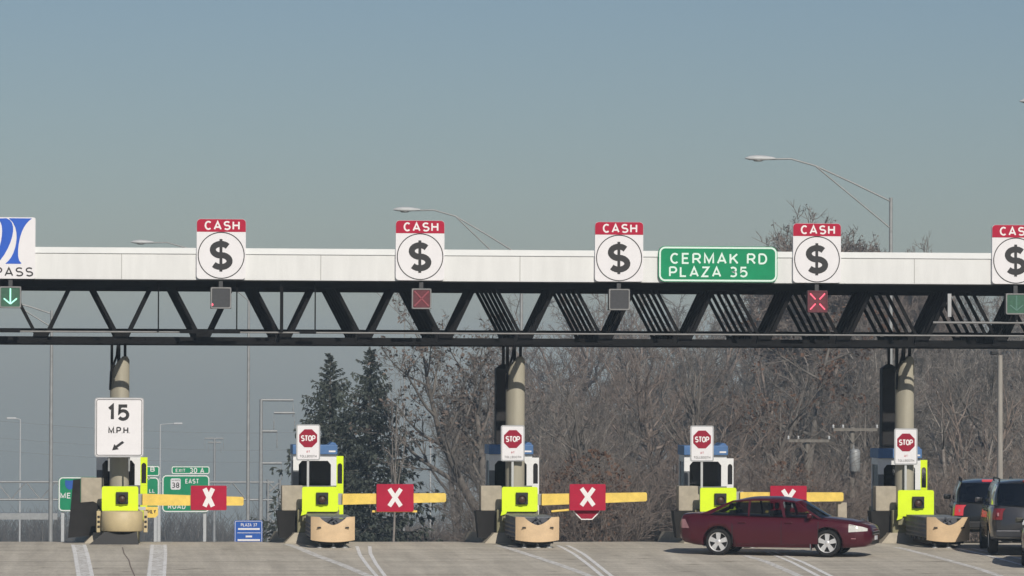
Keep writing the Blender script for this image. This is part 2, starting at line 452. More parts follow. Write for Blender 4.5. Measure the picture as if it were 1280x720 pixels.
def grass_mat():
    m = mat('dormant_grass', (0.055, 0.06, 0.025), 0.95, var=0.4, scale=0.25, spec=0.1, col2=(0.13, 0.11, 0.06), bump=0.4)
    return m
def pavement_mat(name, base, dark):
    m = bpy.data.materials.new(name); m.use_nodes = True
    nt = m.node_tree; b = nt.nodes['Principled BSDF']
    b.inputs['Roughness'].default_value = 0.88
    b.inputs['Specular IOR Level'].default_value = 0.25
    N = lambda t: nt.nodes.new(t)
    tc = N('ShaderNodeTexCoord')
    def nz(scale, stretch, detail=5, rough=0.65):
        mp = N('ShaderNodeMapping'); mp.inputs['Scale'].default_value = stretch
        n = N('ShaderNodeTexNoise'); n.inputs['Scale'].default_value = scale
        n.inputs['Detail'].default_value = detail; n.inputs['Roughness'].default_value = rough
        nt.links.new(tc.outputs['Object'], mp.inputs[0]); nt.links.new(mp.outputs[0], n.inputs['Vector'])
        return n.outputs['Fac']
    def ramp(src, p0, p1, c0, c1):
        r = N('ShaderNodeValToRGB')
        r.color_ramp.elements[0].position = p0; r.color_ramp.elements[1].position = p1
        r.color_ramp.elements[0].color = tuple(c0) + (1,); r.color_ramp.elements[1].color = tuple(c1) + (1,)
        nt.links.new(src, r.inputs[0]); return r.outputs[0]
    def mix(a, bb, fac=1.0, mode='MULTIPLY'):
        x = N('ShaderNodeMix'); x.data_type = 'RGBA'; x.blend_type = mode
        x.inputs[0].default_value = fac
        nt.links.new(a, x.inputs[6]); nt.links.new(bb, x.inputs[7]); return x.outputs[2]
    c = ramp(nz(0.35, (1, 0.5, 1)), 0.3, 0.72, dark, base)                     # broad patches
    c = mix(c, ramp(nz(1.6, (1, 0.06, 1)), 0.34, 0.64, (0.80, 0.79, 0.78), (1.07, 1.06, 1.05)))     # wheel-path streaks along the road
    c = mix(c, ramp(nz(0.9, (0.35, 2.2, 1)), 0.40, 0.60, (0.86, 0.855, 0.85), (1, 1, 1)))        # tined cross texture
    c = mix(c, ramp(nz(14, (1, 1, 1), 3), 0.3, 0.6, (0.80, 0.8, 0.8), (1.05, 1.05, 1.05)))          # grit
    # oil drips: sparse round dark spots
    vo = N('ShaderNodeTexVoronoi'); vo.inputs['Scale'].default_value = 0.8
    nt.links.new(tc.outputs['Object'], vo.inputs['Vector'])
    c = mix(c, ramp(vo.outputs['Distance'], 0.05, 0.20, (0.62, 0.60, 0.58), (1, 1, 1)))
    nt.links.new(c, b.inputs['Base Color'])
    bp = N('ShaderNodeBump'); bp.inputs['Strength'].default_value = 0.25; bp.inputs['Distance'].default_value = 0.01
    nt.links.new(nz(30, (1, 1, 1), 3), bp.inputs['Height']); nt.links.new(bp.outputs[0], b.inputs['Normal'])
    return m
ys = [-60, 0, 40, 78] + [78 + i * 0.75 for i in range(1, 64)] + [128, 135, 150, 180, 240, 320, 450, 650, 900, 1250, 1700]
sheet('terrain', [-600, -300, -120, -60, -30, 0, 30, 60, 120, 300, 700], ys, -0.10, grass_mat())
M['pave'] = pavement_mat('toll_plaza_pavement', (0.68, 0.63, 0.535), (0.57, 0.528, 0.45))
M['road'] = pavement_mat('asphalt_road', (0.075, 0.073, 0.07), (0.055, 0.054, 0.053))
sheet('plaza_pavement', [-14 + 2 * i for i in range(31)], [y for y in ys if y <= 135], 0.0, 'pave')
sheet('access_road', [-6, 0, 6, 12, 18, 24, 30], [135 - 0.01, 150, 180, 240, 320, 450, 650, 900], 0.0, 'road')

def paint_mat(name, wear):
    m = bpy.data.materials.new(name); m.use_nodes = True
    nt = m.node_tree; b = nt.nodes['Principled BSDF']; b.inputs['Roughness'].default_value = 0.8
    tc = nt.nodes.new('ShaderNodeTexCoord'); n = nt.nodes.new('ShaderNodeTexNoise')
    n.inputs['Scale'].default_value = 7; n.inputs['Detail'].default_value = 6; n.inputs['Roughness'].default_value = 0.75
    r = nt.nodes.new('ShaderNodeValToRGB')
    r.color_ramp.elements[0].position = wear - 0.10; r.color_ramp.elements[1].position = wear + 0.12
    r.color_ramp.elements[0].color = (0.48, 0.45, 0.40, 1); r.color_ramp.elements[1].color = (0.88, 0.87, 0.85, 1)
    nt.links.new(tc.outputs['Object'], n.inputs['Vector']); nt.links.new(n.outputs['Fac'], r.inputs[0])
    nt.links.new(r.outputs[0], b.inputs['Base Color'])
    return m
M['paint'] = paint_mat('worn_white_paint', 0.40)
M['paint2'] = paint_mat('very_worn_white_paint', 0.50)
def stripe(pts, w, material, name='painted_line', dz=0.004):
    """painted line through photo points that lie on the pavement, w metres wide"""
    g = [G(x, y) for x, y in pts]
    fine = []
    for a, b in zip(g, g[1:]):
        k = max(2, int((b - a).length / 0.7))
        fine += [a.lerp(b, i / k) for i in range(k)]
    fine.append(g[-1])
    vs = []
    for i, p in enumerate(fine):
        d = fine[min(i + 1, len(fine) - 1)] - fine[max(i - 1, 0)]
        d.z = 0; d.normalize(); s = Vector((d.y, -d.x, 0)) * (w / 2)
        for q in (p - s, p + s): vs.append((q.x, q.y, gz(q.y) + dz))
    mb = MB(); mb.add(vs, [(2 * i, 2 * i + 1, 2 * i + 3, 2 * i + 2) for i in range(len(fine) - 1)])
    return tag(mb.build(name, material), kind='structure')
for pts, w, mt in [
    ([(98, 681), (101, 692), (107, 724)], .30, 'paint2'), ([(91, 681), (94, 692), (99, 724)], .07, 'paint'), ([(105, 681), (109, 692), (116, 724)], .07, 'paint'),
    ([(198, 681), (198, 692), (195, 724)], .34, 'paint2'), ([(190.5, 681), (189.5, 692), (186, 724)], .06, 'paint'), ([(206, 681), (207, 692), (205, 724)], .06, 'paint'),
    ([(357, 680), (392, 693), (430, 707), (470, 724)], .17, 'paint2'),
    ([(446, 683), (450, 694), (460, 708), (474, 724)], .07, 'paint'), ([(462, 683), (463, 692), (470, 705), (484, 724)], .07, 'paint'),
    ([(622, 682), (660, 693), (705, 708), (748, 724)], .16, 'paint2'),
    ([(697, 682), (718, 693), (738, 708), (757, 724)], .08, 'paint'), ([(709, 682), (730, 693), (749, 708), (769, 724)], .08, 'paint'),
    ([(918, 690), (960, 703), (1008, 724)], .16, 'paint2'), ([(958, 690), (990, 703), (1030, 724)], .09, 'paint'), ([(968, 690), (1004, 703), (1046, 724)], .09, 'paint'),
    ([(1120, 684), (1165, 695), (1220, 710), (1262, 724)], .16, 'paint2'),
    ([(1198, 686), (1236, 695), (1284, 708)], .10, 'paint'), ([(1216, 686), (1250, 693), (1292, 702)], .10, 'paint'),
]: stripe(pts, w * 1.25, mt, dz=.003 if mt == 'paint2' else .006)
M['crack'] = mat('sealed_crack', (0.21, 0.17, 0.145), 0.9, var=0.2)
stripe([(153, 684), (155, 692), (161, 700), (163, 708), (170, 724)], .03, 'crack', 'pavement_crack', .002)
for yy, x0, x1 in ((99.3, -8, 30), (104.0, -8, 30), (108.7, -8, 30)):           # transverse joints
    mb = MB(); z = gz(yy) + .003
    mb.add([(x0, yy, z), (x1, yy, z), (x1, yy + .035, gz(yy + .035) + .003), (x0, yy + .035, gz(yy + .035) + .003)], [(0, 1, 2, 3)])
    tag(mb.build('pavement_joint', 'crack'), kind='structure')

# ------------------------------------------------------------------ toll canopy
YF = 110.9                                     # front of the white fascia
XL, XR = W(-190, 330, YF).x, W(1500, 330, YF).x
ZFB, ZFT = W(640, 352.0, YF).z, W(640, 312.5, YF).z
ZFL = W(640, 320.0, YF).z
canopy = thing('toll_canopy', 'long white toll canopy on black trusses spanning all the lanes', 'canopy', (0, YF, 0))
mb = MB(); mb.box(XL, XR, 0, .14, ZFB, ZFL); mb.build('fascia', 'white', canopy)
mb = MB(); mb.box(XL, XR, -.03, .17, ZFL + .003, ZFT); mb.build('flashing', 'flash', canopy)
M['seam'] = mat('grey_panel_seam', (0.42, 0.42, 0.41), 0.8, var=0)
for px in (-97, 152, 401, 650, 896, 1143, 1392):
    x = W(px, 335, YF).x; mb = MB(); mb.box(x - .009, x + .009, -.006, -.001, ZFB + .01, ZFL - .01); mb.build('panel_joint', 'seam', canopy)
mb = MB(); mb.box(XL, XR, .18, 6.5, ZFB + .04, ZFB + .30); mb.box(XL, XR, -.02, .16, ZFB - .03, ZFB - .004); mb.build('roof_deck', 'deck', canopy)
# six parallel trusses under the deck
ZTT, ZTB = ZFB + .036, W(640, 361.5, 111.5).z
ZBB, ZBT = W(640, 431.5, 111.5).z, W(640, 422.5, 111.5).z
xn0 = W(50, 422, 111.5).x; pitch = (W(1250, 422, 111.5).x - xn0) / 12
def bar(mb, p0, p1, w, d):
    """rectangular bar in the truss plane, w across, d through"""
    p0, p1 = Vector(p0), Vector(p1)
    u = (p1 - p0).normalized(); s = Vector((u.z, 0, -u.x)) * (w / 2); t = Vector((0, d / 2, 0))
    mb.hexa([p0 - s - t, p0 + s - t, p0 + s + t, p0 - s + t], [p1 - s - t, p1 + s - t, p1 + s + t, p1 - s + t])
for k in range(6):
    y = .6 + k * 1.03
    mb = MB()
    mb.box(XL, XR, y - .06, y + .06, ZTB, ZTT)
    mb.box(XL, XR, y - .06, y + .06, ZBB, ZBT if k else ZBB + .075)
    i = -4
    while xn0 + i * pitch < XR - pitch:
        xb = xn0 + i * pitch
        if xb - pitch > XL:
            dy = .010 * (1 if i % 2 else -1)
            bar(mb, (xb - .07, y + dy, ZBT - .02), (xb - pitch / 2 + .27, y + dy, ZTB + .02), .078, .07)
            yq = .6 + k * .47 + .045
            bar(mb, (xb + .07, yq, ZBB + .03), (xb + pitch / 2 - .27, yq, ZTB + .02), .092, .07)
            mb.prism([(xb - .20, ZBB + .02), (xb + .20, ZBB + .02), (xb + .15, ZBT + .13), (xb - .15, ZBT + .13)], y - .075, y + .075)
        i += 1
    mb.build('truss', 'black', canopy)
# conduits, catwalk rail, hangers
mb = MB()
zc = W(640, 417, 111.2).z
mb.tube((XL, .32, zc), (XR, .32, zc), .022, n=6)
mb.build('conduit', 'conduit', canopy)
mb = MB(); z2 = W(640, 414.5, 113).z
mb.tube((XL, 2.1, z2), (XR, 2.1, z2), .03, n=6); mb.tube((XL, 3.2, z2 - .03), (XR, 3.2, z2 - .03), .03, n=6)
mb.build('conduit', 'black', canopy)
for px0, px1 in ((375, 395), (225, 300), (0, 25)):
    mb = MB(); a, b = W(px0, 414, 111.1).x, W(px1, 414, 111.1).x; mb.box(a, b, .10, .26, zc - .03, zc + .055); mb.build('junction_box', 'black', canopy)
for px in (198, 296, 394):
    mb = MB(); x = W(px, 390, 111.1).x; mb.tube((x, .22, ZFB), (x, .22, zc), .017, n=6); mb.build('hanger_rod', 'black', canopy)
mb = MB(); x = W(352, 390, 111.1).x; mb.box(x - .04, x + .04, .16, .22, zc, ZFB); mb.build('hanger_rod', 'black', canopy)
mb = MB(); x = W(1189, 380, 110.8).x
mb.box(x - .045, x + .045, .10, .17, W(1189, 396, 110.9).z, W(1189, 367, 110.9).z); mb.build('mounting_post', 'alu', canopy)
mb = MB(); x0 = W(1168, 403, 110.8).x
mb.tube((x0, .08, W(1168, 403, 110.8).z), (XR - 1, .08, W(1168, 403, 110.8).z), .03, n=6); mb.build('conduit', 'conduit', canopy)
# columns: a pale round one in front of each booth pair and a dark boxed one behind it
for pxf, pxr in ((149.5, 148), (644, 629), (1130.5, 1111)):
    yf, yr = 113.3 - YF, 115.95 - YF
    c = W(pxf, 500, 113.3); r = .242
    mb = MB()
    zt = W(pxf, 450, 113.3).z
    top = []
    n = 28; vs = []
    for k in range(n):
        t = 2 * math.pi * k / n
        x, yv = r * math.cos(t), r * math.sin(t)
        vs.append((c.x + x, yf + yv, gz(113) - .1))
    for k in range(n):
        t = 2 * math.pi * k / n
        x, yv = r * math.cos(t), r * math.sin(t)
        vs.append((c.x + x, yf + yv, zt + min(0.0, (x + .02) * 1.6)))
    for k in range(n):
        t = 2 * math.pi * k / n
        vs.append((c.x + .07 + .12 * math.cos(t), yf + .5 * r * math.sin(t), zt + .09 + min(0, (.5 * r * math.cos(t)) * 1.0)))
    mb.add(vs, [(k, (k + 1) % n, (k + 1) % n + n, k + n) for k in range(n)] + [(k + n, (k + 1) % n + n, (k + 1) % n + 2 * n, k + 2 * n) for k in range(n)], True)
    mb.add(vs[2 * n:], [tuple(range(n))])
    col = mb.build('front_column', 'column', canopy)
    mb = MB()
    for dx in (-.20, -.02, .13): mb.box(c.x + dx - .035, c.x + dx + .035, yf - .05, yf + .05, zt - .25 if dx < -.1 else zt - .02, ZBB + .03)
    mb.path([(c.x - .24, yf - .2, zt - .75), (c.x - .22, yf - .22, zt - .3), (c.x - .08, yf - .1, zt + .1), (c.x - .05, yf - .05, ZBB)], .03)
    mb.build('column_bracket', 'black', canopy)
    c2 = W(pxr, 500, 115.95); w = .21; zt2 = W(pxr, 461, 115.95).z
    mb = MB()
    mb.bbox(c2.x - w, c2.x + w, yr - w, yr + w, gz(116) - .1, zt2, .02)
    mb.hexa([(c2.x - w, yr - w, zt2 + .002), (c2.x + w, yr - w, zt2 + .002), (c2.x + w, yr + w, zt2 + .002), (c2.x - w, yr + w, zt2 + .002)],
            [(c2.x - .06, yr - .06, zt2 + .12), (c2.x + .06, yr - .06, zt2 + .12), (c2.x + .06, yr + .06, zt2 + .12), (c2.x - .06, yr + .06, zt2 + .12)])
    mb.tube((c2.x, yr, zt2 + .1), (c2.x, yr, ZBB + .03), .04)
    mb.build('rear_column', 'darkcol', canopy)  # shaft, cap and rod all in one near-black tone

# ------------------------------------------------------------------ signs on the fascia
def cash_sign(px, label):
    yb = YF - .06
    w, h = 1.205, 1.475
    p = W(px, 313 + (px - 525) * .0068, yb)
    t = thing('cash_lane_sign', label, 'sign', (p.x, yb, p.z - h / 2), group='cash lane signs along the canopy')
    mb = MB(); mb.prism(rrect(w, h, .09, cz=h / 2), -.03, .05); mb.build('sign_board', 'signwhite', t)
    zb = h - .315
    outl = [(w / 2, zb)] + [q for q in rrect(w, h, .09, cz=h / 2) if q[1] > zb] + [(-w / 2, zb)]
    mb = MB(); mb.prism([(x * .995, z - .004 if z > zb + .01 else z) for x, z in outl], -.036, -.031); mb.build('red_header', 'signred', t)
    text('CASH', 'letter', t, 0.02, zb + .155, w=.86, h=.225, y=-.038, bold=.175)
    mb = MB(); zc_ = .583
    ring(mb, circ(.575, 56, 0, zc_), circ(.552, 56, 0, zc_), -.035, -.031); mb.build('ring', 'ink', t)
    text('$', 'ink', t, 0, zc_, w=.56, h=.80, y=-.036, bold=.185, thin=.09, name='dollar_symbol')
    return t
cash_sign(276.5, 'leftmost cash sign with a dollar symbol, above the signal with one red dot')
cash_sign(525, 'cash sign with a dollar symbol above the dim dull red signal')
cash_sign(773.7, 'cash sign with a dollar symbol just left of the green plaza name board')
cash_sign(1021, 'cash sign with a dollar symbol above the brightly lit red X signal')
cash_sign(1269.5, 'cash sign with a dollar symbol cut by the right edge of the picture')

# plaza name
a, b = W(823, 307.5, YF - .06), W(971.5, 353, YF - .06)
w, h = b.x - a.x, a.z - b.z
t = thing('plaza_name_sign', 'green plaza name board reading CERMAK RD PLAZA 35 on the white fascia', 'sign', ((a.x + b.x) / 2, YF - .06, b.z))
mb = MB(); mb.prism(rrect(w, h, .16, cz=h / 2), -.03, .05); mb.build('sign_board', 'signgreen', t)
mb = MB(); ring(mb, rrect(w - .03, h - .03, .15, cz=h / 2), rrect(w - .115, h - .115, .11, cz=h / 2), -.036, -.031); mb.build('border', 'letterg', t)
sc_ = w / 148.5
text('CERMAK RD', 'letterg', t, (898 - 897.2) * sc_, h - .305, w=121 * sc_, h=.275, y=-.036, bold=.165, spacing=.34)
text('PLAZA 35', 'letterg', t, (836 - 897.2) * sc_, h - .635, w=98 * sc_, h=.265, y=-.036, bold=.165, spacing=.34, align='LEFT')

# pass-lane sign, cut by the left edge
b = W(44, 348.5, YF - .06); a = W(-72, 271, YF - .06)
w, h = b.x - a.x, a.z - b.z
t = thing('pass_lane_sign', 'white board with a blue curved emblem and the word PASS, cut by the left edge', 'sign', (b.x, YF - .06, b.z))
mb = MB(); mb.prism(rrect(w, h, .05, cx=-w / 2, cz=h / 2), -.03, .05); mb.build('sign_board', 'signwhite', t)
k = 1 / 50.8
def lp(q): return [((x - 44) * k, (348.5 - y) * k) for x, y in q]
def curve(*ctrl, n=10):
    pts = []
    for i in range(n + 1):
        u = i / n; p = [Vector(c) for c in ctrl]
        while len(p) > 1: p = [p[j].lerp(p[j + 1], u) for j in range(len(p) - 1)]
        pts.append(tuple(p[0]))
    return pts
em = curve((39.5, 273.5), (33, 279), (25, 284), (22.5, 305), (19, 325), (27, 329.5))
em += curve((27, 330), (17, 330), (7, 330))[1:] + curve((7, 329), (16, 325), (19, 312), (24, 300), (23, 282), (11, 273.5))[1:]
mb = MB(); mb.prism(lp(em)[::-1], -.036, -.031); mb.build('emblem', 'logoblue', t)
em = curve((8, 273.5), (18, 276), (20, 288), (16, 300), (8, 322), (-6, 332)) + curve((-8, 330), (-2, 318), (4, 300), (5, 285), (3, 277), (-4, 274))
mb = MB(); mb.prism(lp(em)[::-1], -.036, -.031); mb.build('emblem', 'logoblue', t)
em = curve((-10, 273.5), (-14, 276), (-18, 300), (-22, 320), (-30, 330)) + curve((-38, 330), (-36, 318), (-30, 290), (-44, 273.5))
mb = MB(); mb.prism(lp(em)[::-1], -.036, -.031); mb.build('emblem', 'logoblue', t)
text('I-PASS', 'ink', t, (11.5 - 44) * k, (348.5 - 340) * k, w=60 * k, h=11.5 * k, y=-.034, bold=.15, spacing=.28)

# lane signals
def signal(px, py, w, h, kind, label):
    yb = YF - .10
    p = W(px, py, yb); s = 1 / 50.8; hw, hh = w * s / 2, h * s / 2
    t = thing('lane_signal', label, 'lane signal', (p.x, yb, p.z - hh), group='lane signals under the canopy')
    mb = MB(); mb.bbox(-hw, hw, -.10, .10, 0, 2 * hh, .015)
    mb.box(-.05, .05, .0, .06, 2 * hh, ZFB - p.z + hh - .03); mb.build('housing', 'signal', t)
    f = MB(); ring(f, rrect(2 * hw - .01, 2 * hh - .01, .04, cz=hh), rrect(2 * hw - .07, 2 * hh - .07, .03, cz=hh), -.125, -.1005); f.build('bezel', 'conduit' if kind != 'red' else 'lensred', t)
    fl = {'off': 'lens', 'dot': 'lens', 'dim': 'lensred', 'red': 'lensred', 'green': 'lensgreen', 'dgreen': 'lensgreen'}[kind]
    f = MB(); f.prism(rrect(2 * hw - .07, 2 * hh - .07, .03, cz=hh), -.106, -.1015); f.build('lens', fl, t)
    g = MB()
    def led(x0, z0, x1, z1, r): g.tube((x0 * hw, -.108, hh + z0 * hh), (x1 * hw, -.108, hh + z1 * hh), r, n=6)
    if kind in ('red', 'dim'):
        r = .016 if kind == 'red' else .022
        q = .34 if kind == 'red' else .05
        for sx in (-1, 1):
            for sz in (-1, 1): led(sx * .72, sz * .72, sx * q * .6, sz * q * .6, r)
        g.build('led_cross', 'ledred' if kind == 'red' else 'ledpink', t)
    elif kind in ('green', 'dgreen'):
        led(0, .8, 0, -.6, .018); led(0, -.62, -.6, -.12, .018); led(0, -.62, .6, -.12, .018)
        g.build('led_arrow', 'ledgreen' if kind == 'green' else 'leddim', t)
    elif kind == 'dot':
        g.lathe([(0, -.02), (.03, -.012), (.035, 0)], (-.22, -.104, .10), axis='y', n=10); g.build('led', 'ledred', t)
    return t
signal(13, 371.5, 27, 27, 'green', 'lane signal lit with a bright green down arrow at the left edge')
signal(276, 372.5, 26, 27, 'dot', 'dark lane signal with one tiny red dot near its lower corner')
signal(526.5, 373.5, 25, 26, 'dim', 'dull unlit looking lane signal with a faint dusty red cross')
signal(773.5, 374.5, 27, 27, 'off', 'plain grey unlit lane signal left of the green plaza board')
signal(1021, 377, 26, 28, 'red', 'brightly lit lane signal showing a red X')
signal(1269.5, 380, 28, 27, 'dgreen', 'lane signal with a faint green down arrow at the right edge')
# ------------------------------------------------------------------ toll islands, booths, cushions, gates
YP = 112.6                                       # plane of the lime panels
SP = 1 / 49.9
ISL = [(150.0, 623.5), (400.0, 624.0), (649.5, 624.0), (897.5, 625.0), (1144.5, 629.0)]
where = ['below the speed board', 'before the two spruces', 'at the middle column', 'behind the maroon sedan', 'beside the queueing vehicles']
for i, (pxc, pyc) in enumerate(ISL):
    p = W(pxc, pyc, YP); ox = p.x; zp = p.z      # panel centre
    z0 = gz(YP)
    # concrete island
    t = thing('toll_island', 'concrete toll island with dark lower flank ' + where[i], 'toll island', (ox, YP, z0), group='toll islands')
    def X(px): return (px) * SP
    core = MB(); core.bbox(-.55, .5, .22, 3.6, -.3, .84, .03); core.build('concrete_core', 'olive', t)
    wall = MB(); wall.bbox(-.93 if i else -.97, -.40, .5, .95, .80 if i else .62, 1.43 if i else 1.62, .02); wall.build('side_wall', 'conc', t)
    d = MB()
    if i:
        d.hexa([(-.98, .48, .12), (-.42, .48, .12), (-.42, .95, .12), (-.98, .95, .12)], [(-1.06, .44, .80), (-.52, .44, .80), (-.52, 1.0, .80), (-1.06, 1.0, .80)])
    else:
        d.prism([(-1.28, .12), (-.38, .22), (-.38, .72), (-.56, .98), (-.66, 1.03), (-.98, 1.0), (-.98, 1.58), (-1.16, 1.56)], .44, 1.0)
    d.build('dark_lower_block', 'charcoal', t)  # dark block at the lower left of the island, charcoal all over
    ft = MB()
    ft.hexa([(-.98, -.1, -.1), (.35, -.1, -.1), (.55, 3.2, -.3), (-1.2, 3.2, -.3)], [(-.62, .18, .26), (.1, .18, .26), (.5, 3.2, .20), (-1.0, 3.2, .20)])
    ft.build('sloped_foot', 'conc', t)
    cap = MB(); cap.bbox(-.44, .46, .02, .21, zp - z0 - .55, zp - z0 - .27, .01); cap.build('panel_mount', 'olive', t)
    # lime crash panel with its little signal
    t = thing('hazard_board', 'fluorescent lime board with a small dark signal ' + where[i], 'hazard panel', (ox, YP, zp - .31), group='lime hazard panels')
    w, h = (45 if i < 3 else 46) * SP, (31 if i < 4 else 33) * SP
    mb = MB(); mb.prism(rrect(w, h, .05, cz=.31), -.05, .015)
    if i != 0: mb.prism([(-w / 2 - .03, .31 - h / 2 - .10), (-w / 2 + .10, .31 - h / 2 - .06), (-w / 2 + .14, .31 - h / 2 + .01), (-w / 2 + .003, .31 - h / 2 + .03)], -.046, .01)
    mb.build('panel', 'lime', t)
    b = MB(); b.bbox(-.15 + .05, .15 + .05, -.13, -.052, .18, .48, .012); bx = b.build('signal_box', 'trim', t)
    l = MB(); l.lathe([(0, -.03), (.06, -.02), (.085, 0)], (.05, -.131, .31), axis='y', n=18); l.build('lamp', 'redlamp', bx)
    v = MB(); v.lathe([(.10, -.06), (.105, -.06), (.105, 0), (.10, 0)], (.05, -.132, .31), axis='y', n=18); v.build('visor', 'trim', bx)
    # booth
    yb = 114.75; sb = 1 / 49.3
    q = W(pxc, pyc, yb); bx0 = ox + .30
    bz = lambda py: W(pxc, py + (pyc - 625.0), yb).z - gz(yb)
    t = thing('toll_booth', 'white framed toll booth with a blue roof ' + where[i], 'toll booth', (bx0, yb, gz(yb)), group='toll booths')
    zr1, zr0, zw1, zw0 = bz(557), bz(569), bz(577), bz(608)
    xa, xb_, xc = -.86, .24, .42
    D = 1.0
    mb = MB()
    mb.box(xa, xb_, 0, .05, zw1, zr0)                                      # header
    mb.box(xb_ - .14, xb_, .0, .08, zw0, zw1 - .002)                             # right post
    mb.box(xa, xa + .14, .0, .08, bz(589), zw1 - .002)                          # left post, upper part
    mb.prism([(xb_ - .14, zw1), (xb_ - .22, zw1), (xb_ - .14, zw1 - .10)], .0, .05)     # rounded window corner
    mb.prism([(xa + .14, zw1 - .10), (xa + .22, zw1), (xa + .14, zw1)], .0, .05)
    mb.box(xb_ - .08, xb_, D - .08, D, zw0, zr0); mb.box(xa, xa + .08, D - .08, D, zw0, zr0)
    mb.box(xb_ - .05, xb_, .082, D - .082, zw1, zr0); mb.box(xa, xa + .05, .082, D - .082, zw1, zr0)
    mb.build('frame', 'boothwhite', t)
    mb = MB()
    mb.box(xa, xa + .14, .002, .078, zw0 + .002, bz(589) - .002)
    mb.box(xa, xb_, .0, D, -.2, zw0)                                    # lower body
    mb.box(xa + .09, xb_ - .09, D - .05, D - .01, zw0 + .002, zr0 - .01)
    mb.build('body', 'boothgrey', t)
    mb = MB(); mb.box(xa + .14, xb_ - .14, .03, .04, zw0 + .003, zw1); mb.box(xa + .02, xa + .03, .09, D - .09, zw0 + .003, zw1 - .002); mb.box(xb_ - .03, xb_ - .02, .09, D - .09, zw0 + .003, zw1 - .002)
    mb.build('window', 'boothglass', t)
    mb = MB()                                                               # side wing with a slot window
    n = 6; xw0, xw1 = xb_ + .003, xc
    sl0, sl1 = xw0 + .025, xw1 - .03; zs1 = bz(581)
    zt = bz(573 if i not in (1, 4) else 571)
    arch = [(sl1, zw0 + .05)] + [((sl0 + sl1) / 2 + (sl1 - sl0) / 2 * math.cos(math.pi * k / 8), zs1 - .05 + .07 * math.sin(math.pi * k / 8)) for k in range(9)] + [(sl0, zw0 + .05)]
    outer = [(xw1, zw0)] + [((xw0 + xw1) / 2 + (xw1 - xw0) / 2 * max(-1, min(1, 1.5 * math.cos(math.pi * k / 8))), zt) for k in range(9)] + [(xw0, zw0)]
    ring(mb, outer, arch, .01, .06)
    mb.box(xw0, xw1, .01, .06, .5, zw0 - .002)
    wing = mb.build('side_wing', 'lime' if i in (0, 1, 4) else 'boothwhite', t)
    mb = MB(); mb.prism(arch, .03, .045); mb.build('slot_window', 'darkglass', wing)
    mb = MB(); mb.bbox(xa - .02, xb_ + .02, -.10, D + .1, zr0 + .002, zr1, .015)
    mb.prism([(xb_ - .20, zr1 + .002), (xb_ + .0, zr1 + .002), (xb_ - .03, zr1 + .05), (xb_ - .10, zr1 + .07)], .0, D)
    roof = mb.build('roof', 'boothblue', t)
    mb = MB(); mb.box(xb_ - .20, xb_ - .03, -.106, -.101, zr0 + .06, zr0 + .10); mb.build('roof_emblem', 'letter', roof)
    mb = MB(); mb.box(xa + .15, xb_ - .15, .4, .8, zw0 + .003, zw0 + .12); mb.bbox(xa + .25, xa + .5, .5, .7, zw0 + .123, zw0 + .38, .02); mb.build('counter', 'charcoal', t)

    # crash cushion or barrel in front
    if i:
        yn = 109.45; off = (.14, .13, .13, .24)[i - 1]
        t = thing('crash_cushion', 'grey steel crash cushion with tan nose ' + where[i], 'crash cushion', (ox + off, yn, gz(yn)), group='crash cushions')
        ln = YP - yn - .12; hw = .535
        t.scale = (1, 1, .80)
        nz_ = MB(); n = 16; vs = []; L0 = []
        for k in range(n + 1):
            u = -1 + 2 * k / n
            x = hw * u
            yv = .16 * abs(u) ** 3.0
            ztop = .94 - .235 * max(0, 1 - (abs(u) / .62) ** 1.6) if abs(u) < .62 else .94 + .02 * abs(u)
            zbot = .25 - .06 * (1 - u * u)
            vs += [(x, yv, zbot), (x, yv, ztop), (x, yv + .07, ztop), (x, yv + .07, zbot)]
        fs = []
        for k in range(n):
            a = 4 * k; b2 = a + 4
            fs += [(a, b2, b2 + 1, a + 1), (a + 1, b2 + 1, b2 + 2, a + 2), (a + 2, b2 + 2, b2 + 3, a + 3), (a + 3, b2 + 3, b2, a)]
        fs += [(0, 1, 2, 3), (4 * n + 3, 4 * n + 2, 4 * n + 1, 4 * n)]
        nz_.add(vs, fs, False)
        nose = nz_.build('nose', 'tan', t)
        for sx in (-1, 1):
            s_ = MB(); yv = .16 * .55 ** 3
            s_.prism([(sx * .34 - .05, .62 + sx * .0), (sx * .34 + .05, .62), (sx * .34 + .035, .655), (sx * .34 - .035, .655)], yv - .035, yv + .03); s_.build('slot', 'trim', nose)
        for sx in (-1, 1):
            sd_ = MB(); prof = [(.30, 0), (.36, .03), (.42, .0), (.48, .03), (.56, .0), (.62, .03), (.68, 0), (.74, .03), (.82, 0), (.93, .0)]
            vs = []
            steps = 5
            for j in range(steps + 1):
                y = .22 + (ln - .22) * j / steps
                lap = .012 * (j % 2)
                for z, dd in prof: vs.append((sx * (hw - .035 + dd - lap + .01), y, z))
            m_ = len(prof)
            fs = [(j * m_ + a, j * m_ + a + 1, (j + 1) * m_ + a + 1, (j + 1) * m_ + a) for j in range(steps) for a in range(m_ - 1)]
            if sx > 0: fs = [f[::-1] for f in fs]
            sd_.add(vs, fs)
            for j in range(steps): 
                y = .24 + (ln - .24) * j / steps
                sd_.box(sx * (hw - .06) - .02, sx * (hw - .06) + .02, y, y + .08, .22, .92)
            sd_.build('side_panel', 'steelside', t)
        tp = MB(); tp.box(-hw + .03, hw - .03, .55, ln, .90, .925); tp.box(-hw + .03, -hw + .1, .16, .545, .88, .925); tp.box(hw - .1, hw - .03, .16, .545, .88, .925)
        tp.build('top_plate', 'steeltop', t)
        br = MB()
